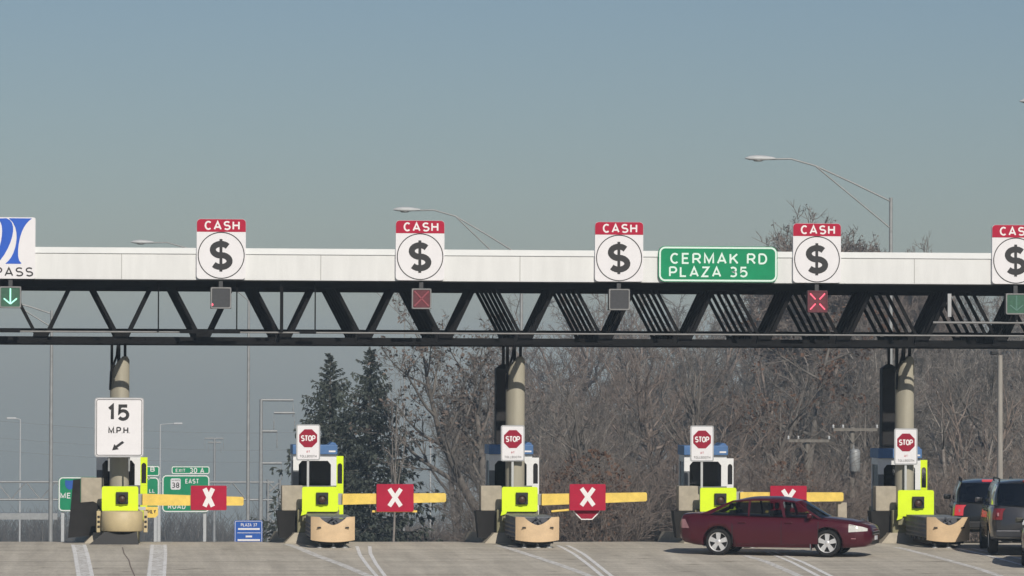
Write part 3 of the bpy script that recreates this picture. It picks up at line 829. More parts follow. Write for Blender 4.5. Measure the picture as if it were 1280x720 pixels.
        for a, b2 in (((-.24, .30, .66), (.0, .5, .92)), ((.24, .30, .66), (.0, .5, .92)), ((-.4, .3, .88), (-.1, .34, .70)), ((.4, .3, .88), (.1, .34, .70)), ((-.12, .3, .7), (.12, .3, .9))):
            br.tube(a, b2, .022, n=6)
        br.box(-.3, .3, .56, .6, .35, .89)
        br.build('bracing', 'steelside', t)
        bs = MB(); bs.box(-.34, .34, .30, ln, .10, .24); bs.box(-.40, .40, .2, .36, .14, .25); bs.build('base_rail', 'trim', t)
        for sx, yv in ((-.30, .30), (0.02, .26), (.30, .30)):
            fo = MB(); fo.lathe([(.03, .10), (.035, .05), (.075, .04), (.08, 0)], (sx, yv, 0), n=12); fo.build('foot', 'galv', t)
            lg = MB(); lg.tube((sx, yv, .08), (sx * 1.15, yv + .05, .26), .028, n=8); lg.build('leg', 'galv', t)
    else:
        t = thing('barrel_cushion', 'rounded cream plastic barrel on a black tapered base below the lime panel', 'crash barrel', (ox + .05, 112.15, gz(112.15)))
        t.scale = (1, 1, .94)
        mb = MB(); mb.lathe([(.40, .33), (.485, .335), (.51, .36), (.515, .6), (.51, .845), (.49, .865), (.2, .87), (0, .87)], n=40); bar_ = mb.build('barrel', 'cream', t)
        mb = MB(); mb.hexa([(-.82, -.50, 0), (.40, -.50, 0), (.42, .35, 0), (-.7, .35, 0)], [(-.44, -.34, .325), (.36, -.34, .325), (.36, .3, .325), (-.4, .3, .325)]); mb.build('base', 'trim', t)
        for sx in (-1, 1):
            st = MB(); st.bbox(sx * .58 - .05, sx * .58 + .05, .1, .3, .30, .86, .01); st.build('side_strap', 'cream', t)
            for z in (.42, .55, .68):
                sl = MB(); sl.bbox(sx * .58 - .03, sx * .58 + .03, .085, .099, z, z + .06, .004); sl.build('slot', 'trim', t)

# STOP boards on the islands with booths 2..5
def octagon(r, cx, cz): return [(cx + r * math.cos(R(22.5 + 45 * k)), cz + r * math.sin(R(22.5 + 45 * k))) for k in range(8)]
for i, (px, py0, py1, pyb) in enumerate([(385.3, 530.5, 575.5, 608), (641, 531.5, 576.5, 608), (877.5, 532, 577, 609), (1132.3, 535.5, 581, 612)]):
    yb = 112.9
    a = W(px, py0, yb); b = W(px, py1, yb); c = W(px, pyb + 3, yb)
    h = a.z - b.z; w = 30 * yb / FPX
    t = thing('stop_sign', 'white board with red STOP octagon on thin post ' + where[i + 1], 'stop sign', (a.x, yb, c.z), group='stop boards at the toll lanes')
    zb = b.z - c.z
    mb = MB(); mb.prism(rrect(w, h, .05, cz=zb + h / 2), -.012, .012); mb.build('sign_board', 'alu', t)
    mb = MB(); mb.prism(rrect(w - .065, h - .065, .03, cz=zb + h / 2), -.018, -.013); mb.build('sign_face', 'signwhite', t)
    zo = zb + h * .615; r = w * .405
    mb = MB(); mb.prism(octagon(r, 0, zo), -.024, -.019); mb.build('stop_octagon', 'stopred', t)
    text('STOP', 'letter', t, 0, zo, w=r * 1.5, h=r * .62, y=-.027, bold=.19, spacing=.12)
    text('AT', 'signred', t, 0, zb + h * .245, h=.055, y=-.021, bold=.2)
    text('TOLLBOOTH', 'ink', t, 0, zb + h * .115, w=w * .70, h=.060, y=-.021, bold=.13)
    mb = MB(); mb.box(-.028, .028, .014, .05, 0, zb + h * .8); mb.build('post', 'palewhite', t)

# speed board
yb = 112.35
a = W(149.2, 497, yb); b = W(149.2, 571.5, yb); w = 61 * yb / FPX; h = a.z - b.z
t = thing('speed_limit_sign', 'large white 15 M.P.H. board with a small arrow at the left column', 'speed sign', (a.x, yb, b.z))
mb = MB(); mb.prism(rrect(w, h, .07, cz=h / 2), -.012, .02); mb.build('sign_board', 'alu', t)
mb = MB(); mb.prism(rrect(w - .05, h - .05, .06, cz=h / 2), -.018, -.013); mb.build('sign_face', 'signwhite', t)
mb = MB(); ring(mb, rrect(w - .085, h - .085, .05, cz=h / 2), rrect(w - .115, h - .115, .04, cz=h / 2), -.022, -.019); mb.build('border', 'ink', t)
s = yb / FPX
text('15', 'ink', t, -.02, (571.5 - 516) * s, w=27 * s, h=20.5 * s, y=-.021, bold=.2, spacing=.34)
text('M.P.H.', 'ink', t, .0, (571.5 - 538) * s, w=27 * s, h=8.5 * s, y=-.021, bold=.19, spacing=.18)
ar = MB()
q = lambda x, y: ((x - 149.2) * s, (571.5 - y) * s)
ar.prism([q(155.5, 553.5), q(153.2, 551.2), q(145.0, 557.2), q(143.2, 555.2), q(140.5, 563.0), q(148.8, 561.6), q(147.0, 559.7)][::-1], -.022, -.019); ar.build('arrow', 'ink', t)
mb = MB(); mb.tube((-.25, .06, -.35), (-.25, .06, h * .8), .025); mb.tube((.25, .06, -.35), (.25, .06, h * .8), .025); mb.build('post', 'galv', t)

# small yellow lane board by the left gate
yb = 113.2
a = W(188.5, 640, yb); s = yb / FPX
t = thing('lane_notice', 'small yellow clipped corner notice hanging under the left gate arm', 'notice', (a.x, yb, W(188, 647, yb).z))
mb = MB(); mb.prism([(x * s, (z + 7) * s) for x, z in ((-6, -7), (6, -7), (9, -3.5), (9, 6.5), (-9, 6.5), (-9, -3.5))], -.012, .012); mb.build('sign_board', 'yellow', t)
text('ONLY', 'ink', t, 0, 7.5 * s, w=13 * s, h=5 * s, y=-.014, bold=.2)
mb = MB(); mb.bbox(-.32, -.13, -.03, .03, .18, .27, .01); mb.build('bracket', 'palewhite', t)

# gate arms
for i, (x0, x1, ya, yb_, xs0, xs1, ys0, ys1) in enumerate([
        (178, 304.5, 624.5, 626.5, 238, 282.5, 607, 637.5), (428, 557.5, 624, 622, 470.5, 517, 605, 639.5),
        (677, 808.5, 624.5, 621, 712, 757.5, 605, 638), (925, 1054, 621.5, 621, 963, 1009.5, 607, 640)]):
    yg = 113.7; s = yg / FPX
    a = W(x0, ya, yg); b = W(x1, yb_, yg)
    desc = ['leftmost, near the yellow notice', 'before the two spruces', 'with a stop octagon peeping out below it', 'partly hidden by the sedan roof'][i]
    t = thing('gate_arm', 'yellow barrier arm with a red X board, ' + desc, 'barrier arm', (a.x, yg, gz(yg)), group='lowered barrier arms')
    za, zb = a.z - gz(yg), b.z - gz(yg); L = b.x - a.x
    h0, h1 = (7.4, 6.9, 7.2, 6.5)[i] * s, (5.4, 5.7, 5.6, 5.6)[i] * s
    mb = MB(); mb.prism([(0, za - h0), (L - .03, zb - h1), (L, zb - h1 + .03), (L, zb + h1 - .03), (L - .03, zb + h1), (0, za + h0)], -.04, .04); mb.build('arm', 'yellow', t)
    mb = MB(); mb.bbox(-.36, -.10, -.05, .25, -.2, za - h0 - .04, .02); mb.bbox(-.30, .10, .045, .20, za - .14, za + .14, .01); mb.build('gate_motor', 'galv', t)
    xs, xe = (xs0 - x0) * s, (xs1 - x0) * s
    hb = (ys1 - ys0) * s; zc_ = W((xs0 + xs1) / 2, (ys0 + ys1) / 2, yg).z - gz(yg); xc_ = (xs + xe) / 2
    mb = MB(); mb.prism(rrect(xe - xs, hb, .03, cx=xc_, cz=zc_), -.085, -.045); bd = mb.build('x_board', 'signred', t)
    text('X', 'letter', bd, xc_, zc_ + .01, w=(16, 20, 21, 20)[i] * s, h=(28, 27, 27, 27)[i] * s, y=-.089, bold=.2)
    if i == 2:
        zo = W(734, 633, yg).z - gz(yg); xo = (734.5 - x0) * s
        mb = MB(); mb.prism(octagon(.37, xo, zo), .05, .06); oc = mb.build('stop_plate', 'letter', t)
        mb = MB(); mb.prism(octagon(.34, xo, zo), .046, .0495); mb.build('stop_face', 'stopred', oc)
        mb = MB(); mb.tube((.25, .0, za - .3), (xs, .0, za - .26), .03, n=6); mb.build('brace', 'yellow', t)
    if i in (1, 3):
        mb = MB(); mb.box(xs - .1, xe + .1, .045, .07, zc_ - hb / 2 - .02, zc_ - hb / 2 + .03); mb.build('brace', 'yellow', t)
# pale post that the far end of the fourth arm rests against
p = W(1052, 650, 113.9)
t = thing('arm_rest_post', 'pale concrete rest post at the tip of the barrier arm beside the sedan', 'post', (p.x, 113.9, gz(113.9)))
mb = MB(); mb.bbox(-.12, .12, -.12, .12, -.2, W(1052, 628, 113.9).z - gz(113.9), .02); mb.build('shaft', 'conc', t)
for px, lab in ((1078.5, 'short white bollard beside the dark island, shorter of the two'), (1086.5, 'short white bollard touching the dark island edge, taller of the two')):
    p = W(px, 650, 114.2)
    t = tag(MB().lathe([(0, W(px, 645 if px > 1080 else 648, 114.2).z - gz(114.2)), (.04, W(px, 645 if px > 1080 else 648, 114.2).z - gz(114.2) - .01), (.05, W(px, 650, 114.2).z - gz(114.2)), (.05, -.2)], n=14).build('bollard', 'boothwhite', loc=(p.x, 114.2, gz(114.2))), lab, 'bollard', 'white bollards by the fifth island')
# ------------------------------------------------------------------ vehicles (x forward, y to the left, z up; origin on the ground under the middle)
def lerpk(keys, x):
    """smooth interpolation through (x, value) keys"""
    if x <= keys[0][0]: return keys[0][1]
    for (x0, v0), (x1, v1) in zip(keys, keys[1:]):
        if x <= x1:
            u = (x - x0) / (x1 - x0); u = u * u * (3 - 2 * u) * .5 + u * .5
            return v0 + (v1 - v0) * u
    return keys[-1][1]
class Car:
    """lofted body: top(x) is the bonnet / belt / boot height, half(x) the half width, low(x) the sill height"""
    def __init__(s, top, half, low, x0, x1, mid=.50):
        s.top, s.half, s.low, s.x0, s.x1, s.mid = top, half, low, x0, x1, mid
    def section(s, x):
        w, zt, zl = lerpk(s.half, x), lerpk(s.top, x), lerpk(s.low, x)
        zm = zl + (zt - zl) * .48
        sh = zt - .045                       # shoulder crease
        return [(w * .80, zl), (w * .955, zl + .025), (w * .985, zl + (zm - zl) * .45), (w, zm), (w * .985, zm + (sh - zm) * .55),
                (w * .955, sh - .03), (w * .915, sh + .012), (w * .82, zt), (w * .45, zt + .022), (0.0, zt + .03)]
    def yside(s, x, z):
        sec = s.section(x)[1:8]
        for (y0, z0), (y1, z1) in zip(sec, sec[1:]):
            if z0 <= z <= z1: return y0 + (y1 - y0) * (z - z0) / (z1 - z0)
        return sec[0][0] if z < sec[0][1] else sec[-1][0]
    def body(s, wheels, rw, n=56):
        mb = MB(); vs = []; m = 0
        xs = [s.x0 + (s.x1 - s.x0) * (.5 - .5 * math.cos(math.pi * i / n)) for i in range(n + 1)]
        for x in xs:
            sec = s.section(x)
            loop = sec + [(-y, z) for y, z in sec[-2::-1]]
            m = len(loop); vs += [(x, y, z) for y, z in loop]
        fs = [(i * m + k, i * m + (k + 1) % m, (i + 1) * m + (k + 1) % m, (i + 1) * m + k) for i in range(n) for k in range(m)]
        fs += [tuple(range(m - 1, -1, -1)), tuple(n * m + k for k in range(m))]
        mb.add(vs, fs, True)
        o = mb.build('body', 'trim')
        bm = bmesh.new(); bm.from_mesh(o.data); bmesh.ops.recalc_face_normals(bm, faces=bm.faces[:]); bm.to_mesh(o.data); bm.free()
        for wx in wheels:
            for sy in (-1, 1):
                wd = lerpk(s.half, wx)
                c = MB().lathe([(0, 0), (rw + .055, 0), (rw + .055, .36), (0, .36)], (wx, sy * (wd - .15) - .18, rw + .012), axis='y', n=40, smooth=False).build('arch_cutter', 'trim')
                bm = bmesh.new(); bm.from_mesh(c.data); bmesh.ops.remove_doubles(bm, verts=bm.verts[:], dist=1e-4); bmesh.ops.recalc_face_normals(bm, faces=bm.faces[:]); bm.to_mesh(c.data); bm.free()
                md = o.modifiers.new('arch', 'BOOLEAN'); md.operation = 'DIFFERENCE'; md.object = c; md.solver = 'EXACT'
                me = bpy.data.meshes.new_from_object(o.evaluated_get(bpy.context.evaluated_depsgraph_get()))
                o.modifiers.clear(); o.data = me
                bpy.data.objects.remove(c)
        return o
    def patch(s, pts, off, grid=8):
        """quad patch following the side: pts = four corners (x, z) anticlockwise; both sides given by sign later"""
        (ax, az), (bx, bz), (cx, cz), (dx, dz) = pts
        vs = []
        for j in range(grid + 1):
            v = j / grid
            for i in range(grid + 1):
                u = i / grid
                x = (ax * (1 - u) + bx * u) * (1 - v) + (dx * (1 - u) + cx * u) * v
                z = (az * (1 - u) + bz * u) * (1 - v) + (dz * (1 - u) + cz * u) * v
                vs.append((x, s.yside(x, z) + off, z))
        fs = [(j * (grid + 1) + i, j * (grid + 1) + i + 1, (j + 1) * (grid + 1) + i + 1, (j + 1) * (grid + 1) + i) for j in range(grid) for i in range(grid)]
        return vs, fs

def wheel(parent, x, y, r, side, width=.205, spokes=5):
    w = thing('wheel', None, None, (x, y, r)); w.parent = parent
    t = MB(); h = width / 2
    t.lathe([(r * .72, -h * .8), (r * .77, -h), (r * .93, -h), (r * .985, -h * .75), (r, -h * .3), (r, h * .3), (r * .985, h * .75), (r * .93, h), (r * .77, h), (r * .72, h * .8)], axis='y', n=40)
    t.build('tyre', 'tyre', w)
    rm = MB()
    yo = side * h * .82
    rm.lathe([(r * .72, -h * .8), (r * .67, -h * .7), (r * .67, h * .7), (r * .72, h * .8)], axis='y', n=40)
    rg = [(r * .725, yo), (r * .67, yo - side * .015)]
    rm.lathe(rg, axis='y', n=40)
    for k in range(spokes):
        a = 2 * math.pi * k / spokes + .3
        u = Vector((math.cos(a), 0, math.sin(a))); p = Vector((-math.sin(a), 0, math.cos(a)))
        y0, y1 = yo - side * .012, yo - side * .05
        q = [u * .05 * r / .33 - p * .042, u * r * .68 - p * .062, u * r * .68 + p * .062, u * .05 * r / .33 + p * .042]
        rm.hexa([v + Vector((0, y1, 0)) for v in q], [v + Vector((0, y0, 0)) for v in q])
    rm.lathe([(0, yo - side * .004), (.05, yo - side * .006), (.07, yo - side * .02), (.07, yo - side * .05)], axis='y', n=16)
    rm.build('rim', 'rim', w)
    d = MB(); d.lathe([(0, yo - side * .07), (r * .67, yo - side * .07)], axis='y', n=24); d.build('brake_disc', 'charcoal', w)
    return w

def cabin(parent, car, paint, cols, roof, inset_belt=.93, inset_roof=.70, rows=3, glass='carglass', rw_bow=.05):
    """cols: pillar lines from rear to front as (x at belt, x at roof edge, half width of the pillar at belt, at roof); roof(x) edge height"""
    def belt(x): return Vector((x, lerpk(car.half, x) * inset_belt, lerpk(car.top, x) - .012))
    def edge(x): return Vector((x, lerpk(car.half, x) * inset_roof, roof(x)))
    def pt(xb, xr, v):
        b, e = belt(xb), edge(xr)
        p = b.lerp(e, v); p.y += .035 * math.sin(math.pi * v) * 1.0
        return p
    gl, pa = [], MB()
    # side strips alternate pillar / window
    marks = []
    for xb, xr, wb, wr in cols: marks.append(((xb - wb, xr - wr), (xb + wb, xr + wr)))
    def strip(a, b, v0=0.0, v1=1.0, n=5):
        vs = []
        for j in range(rows + 1):
            v = v0 + (v1 - v0) * j / rows
            for i in range(n + 1):
                u = i / n
                vs.append(pt(a[0] + (b[0] - a[0]) * u, a[1] + (b[1] - a[1]) * u, v))
        fs = [(j * (n + 1) + i, j * (n + 1) + i + 1, (j + 1) * (n + 1) + i + 1, (j + 1) * (n + 1) + i) for j in range(rows) for i in range(n)]
        return vs, fs
    for sgn in (1, -1):
        fl = lambda vs: [(p.x, p.y * sgn, p.z) for p in vs]
        o = lambda fs: [f if sgn < 0 else f[::-1] for f in fs]
        for a, b in marks:
            vs, fs = strip(a, b); pa.add(fl(vs), o(fs), True)
        for (a0, a1), (b0, b1) in zip(marks, marks[1:]):
            vs, fs = strip(a1, b0, .0, .90); g = MB(); g.add(fl(vs), o(fs), True); gl.append(('side_window', g))
            vs, fs = strip(a1, b0, .90, 1.0); pa.add(fl(vs), o(fs), True)
    # windscreen, rear window and roof between the two sides
    def span(la, lb, name, n=10, m=6, crown=.06, along=True):
        vs = []
        for j in range(m + 1):
            v = j / m
            L = la.lerp(lb, v)
            for i in range(n + 1):
                u = -1 + 2 * i / n
                bow = (1 - u * u) * crown
                vs.append((L.x + (bow if name == 'windscreen' else -bow if name == 'rear_window' else 0), L.y * u, L.z + (bow * .5 if name == 'roof' else 0)))
        fs = [(j * (n + 1) + i, j * (n + 1) + i + 1, (j + 1) * (n + 1) + i + 1, (j + 1) * (n + 1) + i) for j in range(m) for i in range(n)]
        return vs, fs
    fb, fr = marks[-1][1]; rb, rr = marks[0][0]
    g = MB(); g.add(*span(belt(fb), edge(fr), 'windscreen', crown=.10), True); gl.append(('windscreen', g))
    g = MB(); g.add(*span(belt(rb), edge(rr), 'rear_window', crown=rw_bow), True); gl.append(('rear_window', g))
    vs = []; n, m = 10, 12
    for j in range(m + 1):
        x = rr + (fr - rr) * j / m; e = edge(x)
        for i in range(n + 1):
            u = -1 + 2 * i / n
            vs.append((x, e.y * u, e.z + (1 - abs(u) ** 2.2) * .055 * min(1, 4 * j / m + .15, 4 * (m - j) / m + .15)))
    pa.add(vs, [(j * (n + 1) + i, (j + 1) * (n + 1) + i, (j + 1) * (n + 1) + i + 1, j * (n + 1) + i + 1) for j in range(m) for i in range(n)], True)
    pa.build('roof', paint, parent)
    for nm, g in gl: g.build(nm, glass, parent)

def mirror(parent, x, y, z, sgn, paint):
    mb = MB(); mb.bbox(x - .05, x + .06, min(y, y + sgn * .19), max(y, y + sgn * .19), z, z + .125, .035); mb.build('wing_mirror', paint, parent)

def seats(parent, spots, z=.32):
    for x, y in spots:
        mb = MB(); mb.bbox(x - .25, x + .25, y - .24, y + .24, z, z + .2, .05)
        mb.hexa([(x - .30, y - .24, z + .2), (x - .14, y - .24, z + .2), (x - .14, y + .24, z + .2), (x - .30, y + .24, z + .2)],
                [(x - .42, y - .20, z + .78), (x - .32, y - .20, z + .78), (x - .32, y + .20, z + .78), (x - .42, y + .20, z + .78)])
        mb.bbox(x - .44, x - .36, y - .12, y + .12, z + .80, z + .96, .03)
        mb.build('seat', 'seat', parent)

# ---- maroon sedan
L = 4.83
top = [(-2.40, .84), (-2.32, .99), (-1.95, 1.02), (-1.2, .995), (0, .965), (.9, .955), (1.3, .93), (1.75, .88), (2.1, .82), (2.30, .755), (2.37, .70), (2.40, .63)]
half = [(-2.40, .62), (-2.32, .76), (-2.1, .86), (-1.5, .905), (0, .915), (1.2, .905), (1.7, .89), (2.05, .85), (2.25, .76), (2.36, .64), (2.40, .56)]
low = [(-2.40, .40), (-2.25, .30), (-1.9, .24), (-1.0, .20), (1.0, .20), (1.9, .21), (2.25, .24), (2.40, .32)]
car = Car(top, half, low, -2.40, 2.40)
ang = R(20.5)                      # bonnet swings towards the camera
ctr = G(968, 696.0); yc = ctr.y + .90
p = W(975, 660, yc)
sedan = thing('sedan', 'maroon four door sedan crossing the lanes in front of the fourth island', 'car', (p.x, yc, gz(yc) + .0), -ang)
sedan.scale = (.965, .965, .965)
WX = (-1.385, 1.345); RW = .328
b = car.body(WX, RW); b.parent = sedan; b.data.materials.clear(); b.data.materials.append(M['maroon'])
def roofz(x): return lerpk([(-1.6, 1.27), (-1.05, 1.345), (-.5, 1.39), (.0, 1.395), (.45, 1.355), (.8, 1.26)], x)
cabin(sedan, car, 'maroon', [(-1.72, -1.02, .12, .05), (-.62, -.62, .02, .03), (.28, .16, .035, .04), (1.16, .50, .055, .04)], roofz)
for sgn in (-1, 1):
    for (x0, x1, rear) in ((-1.02, .20, True), (.215, 1.12, False)):
        z0, z1 = .30, .925
        q = [(x0 + (.28 if rear else 0), z0), (x1, z0), (x1, z1), (x0, z1)]
        if rear: q = [(-.90, z0), (x1, z0), (x1, z1), (-1.06, z1)]
        vs, fs = car.patch(q, .005)
        mb = MB(); mb.add([(x, y * sgn, z) for x, y, z in vs], [f if sgn < 0 else f[::-1] for f in fs], True)
        # rim of the panel so that the shut line reads
        n = 9; edge_ = [i for i in range(n)] + [n * j + n - 1 for j in range(1, n)] + [n * (n - 1) + i for i in range(n - 2, -1, -1)] + [n * j for j in range(n - 2, 0, -1)]
        ev = [vs[i] for i in edge_]; k = len(ev)
        mb.add([(x, y * sgn, z) for x, y, z in ev] + [(x, (y - .03) * sgn, z) for x, y, z in ev], [(i, i + k, (i + 1) % k + k, (i + 1) % k) for i in range(k)])
        dr = mb.build('door', 'maroon', sedan)
        xh = x0 + .17 if not rear else -.84 + .06
        yh = car.yside(xh, .82)
        h_ = MB(); h_.bbox(xh - .10, xh + .10, min(sgn * (yh + .003), sgn * (yh + .045)), max(sgn * (yh + .003), sgn * (yh + .045)), .80, .835, .012); h_.build('handle', 'maroon', dr)
        # shut line
        sl = MB()
        for xa in (x1 + .007, x0 - .004 if rear else x0 - .0071):
            for a in range(8):
                za, zb_ = z0 + (z1 - z0) * a / 8, z0 + (z1 - z0) * (a + 1) / 8
                sl.add([(xa - .012, sgn * (car.yside(xa, za) + .0025), za), (xa + .012, sgn * (car.yside(xa, za) + .0025), za), (xa + .012, sgn * (car.yside(xa, zb_) + .0025), zb_), (xa - .012, sgn * (car.yside(xa, zb_) + .0025), zb_)], [(0, 1, 2, 3)])
        sl.build('seal', 'trim', dr)
    for x in WX: wheel(sedan, x, sgn * .775, RW, sgn)
    # arch liner
    mirror(sedan, .92, sgn * .85, .93, sgn, 'maroon')
    # head lamp wrapped round the corner
    vs = []; pts = []
    n = 8
    mb = MB()
    for j in range(4):
        v = j / 3
        for i in range(n + 1):
            u = i / n; x = 1.88 + .44 * u - .06 * v * 0
            zc0, zc1 = .60 + .03 * u, .60 + .20 * (1 - u * .45)
            z = zc0 + (zc1 - zc0) * v
            zmax = lerpk(top, x) - .05
            z = min(z, zmax)
            vs.append((x, sgn * (car.yside(x, z) + .006), z))
    fs = [(j * (n + 1) + i, j * (n + 1) + i + 1, (j + 1) * (n + 1) + i + 1, (j + 1) * (n + 1) + i) for j in range(3) for i in range(n)]
    mb.add(vs, fs if sgn < 0 else [f[::-1] for f in fs], True); mb.build('headlamp', 'headlamp', sedan)
    vs = []; mb = MB()
    for j in range(4):
        v = j / 3
        for i in range(n + 1):
            u = i / n; z = .66 + .22 * v
            x = -2.372 + .02 * v + .26 * u * (1 - .55 * v)
            vs.append((x, sgn * (car.yside(x, z) + .006), z))
    mb.add(vs, fs if sgn < 0 else [f[::-1] for f in fs], True); mb.build('tail_lamp', 'tailpale', sedan)
    mk = MB(); xm = 2.0; mk.bbox(xm - .06, xm + .06, min(sgn * (car.yside(xm, .44) - .01), sgn * (car.yside(xm, .44) + .01)), max(sgn * (car.yside(xm, .44) - .01), sgn * (car.yside(xm, .44) + .01)), .43, .455, .006); mk.build('side_marker', 'tailpale', sedan)
    ml = MB(); vs = []
    for i in range(17):
        x = -2.1 + 3.9 * i / 16
    sk = MB(); vs, fs = car.patch([(-.92, .222), (.92, .222), (.92, .245), (-.92, .245)], .004)
    sk.add([(x, y * sgn, z) for x, y, z in vs], [f if sgn < 0 else f[::-1] for f in fs]); sk.build('sill_trim', 'maroon', sedan)
    mf = MB(); mf.bbox(.925, .945, min(sgn * .70, sgn * .90), max(sgn * .70, sgn * .90), .14, .30, .008); mf.build('mud_flap', 'steeltop', sedan)
# front: grille, lower intake, plate; rear: plate
def front_face(zs, half_w, dx=.006, n=8):
    vs = []
    for z in zs:
        for i in range(n + 1):
            y = -half_w + 2 * half_w * i / n
            # walk forward until the side profile is narrower than y
            x = 2.40
            while x > 1.6 and car.yside(x, z) < abs(y) or z > lerpk(top, x) + .0: x -= .005
            vs.append((x + dx, y, z))
    m = n + 1
    return vs, [(j * m + i, j * m + i + 1, (j + 1) * m + i + 1, (j + 1) * m + i) for j in range(len(zs) - 1) for i in range(n)]
mb = MB(); mb.add(*front_face([.52, .58, .64, .70], .46)); gr = mb.build('grille', 'trim', sedan)
mb = MB()
for z in (.545, .61, .675):
    vs, _ = front_face([z], .44, .012); mb.path(vs, .009, n=5)
mb.build('chrome_bar', 'chrome', gr)
mb = MB(); mb.add(*front_face([.30, .34, .38], .58)); mb.build('lower_intake', 'trim', sedan)
mb = MB(); mb.bbox(2.405, 2.425, -.16, .16, .40, .50, .004); mb.build('licence_plate', 'plate', sedan)
mb = MB(); mb.bbox(-2.425, -2.405, -.16, .16, .60, .72, .004); mb.build('licence_plate', 'plate', sedan)
mb = MB(); mb.box(-1.7, 1.1, -.70, .70, .24, .30); mb.box(1.0, 1.3, -.72, .72, .30, .90); mb.box(-1.45, -1.3, -.66, .66, .3, .93); mb.build('cabin_floor', 'trim', sedan)
seats(sedan, [(.25, .36), (.25, -.36), (-.75, .36), (-.75, -.36)])
mb = MB(); n = 20
mb.path([(.72 + .06 * math.sin(2 * math.pi * k / n), .36 + .18 * math.cos(2 * math.pi * k / n), .86 + .17 * math.sin(2 * math.pi * k / n)) for k in range(n + 1)], .016, n=6); mb.tube((.72, .36, .86), (1.0, .36, .78), .03); mb.build('steering_wheel', 'trim', sedan)

# ---- driver of the sedan: one skinned figure, hands on the wheel
def figure(name, joints, edges, m, parent=None, sub=2):
    me = bpy.data.meshes.new(name)
    me.from_pydata([j[0] for j in joints], edges, [])
    o = bpy.data.objects.new(name, me); COL.objects.link(o)
    md = o.modifiers.new('skin', 'SKIN'); md.use_smooth_shade = True
    for v, j in zip(me.skin_vertices[0].data, joints): v.radius = (j[1], j[1]); v.use_root = False
    me.skin_vertices[0].data[0].use_root = True
    sb = o.modifiers.new('sub', 'SUBSURF'); sb.levels = sub; sb.render_levels = sub
    me2 = bpy.data.meshes.new_from_object(o.evaluated_get(bpy.context.evaluated_depsgraph_get()))
    o.modifiers.clear(); o.data = me2; me2.materials.clear(); me2.materials.append(M[m])
    for pl in me2.polygons: pl.use_smooth = True
    if parent: o.parent = parent
    return o
drv = thing('person', 'driver in a dark jacket sitting behind the wheel of the maroon sedan', 'person', sedan.location.copy(), -ang)
drv.scale = sedan.scale
J = [((.22, .36, .58), .14), ((.14, .36, .82), .15), ((.10, .36, 1.00), .13), ((.11, .36, 1.09), .055), ((.14, .36, 1.17), .085), ((.15, .36, 1.25), .09),
     ((.10, .55, .99), .07), ((.28, .62, .80), .05), ((.52, .54, .88), .04), ((.68, .53, .92), .035),
     ((.10, .17, .99), .07), ((.28, .12, .80), .05), ((.52, .20, .88), .04), ((.68, .21, .92), .035),
     ((.50, .46, .60), .085), ((.85, .46, .50), .055), ((.50, .26, .60), .085), ((.85, .26, .50), .055)]
E = [(0, 1), (1, 2), (2, 3), (3, 4), (4, 5), (2, 6), (6, 7), (7, 8), (8, 9), (2, 10), (10, 11), (11, 12), (12, 13), (0, 14), (14, 15), (0, 16), (16, 17)]
figure('body', J, E, 'skin', drv)
figure('jacket', [((p[0], p[1], p[2]), r + .012) for p, r in J[:3]] + [(p, r + .014) for p, r in (J[6], J[7], J[8], J[10], J[11], J[12])],
       [(0, 1), (1, 2), (2, 3), (3, 4), (4, 5), (2, 6), (6, 7), (7, 8)], 'jacket', drv)
h_ = MB(); h_.lathe([(.06, -.02), (.093, .03), (.09, .075), (.05, .105), (0, .115)], (.135, .36, 1.22), n=16); h_.build('hair', 'hair', drv)

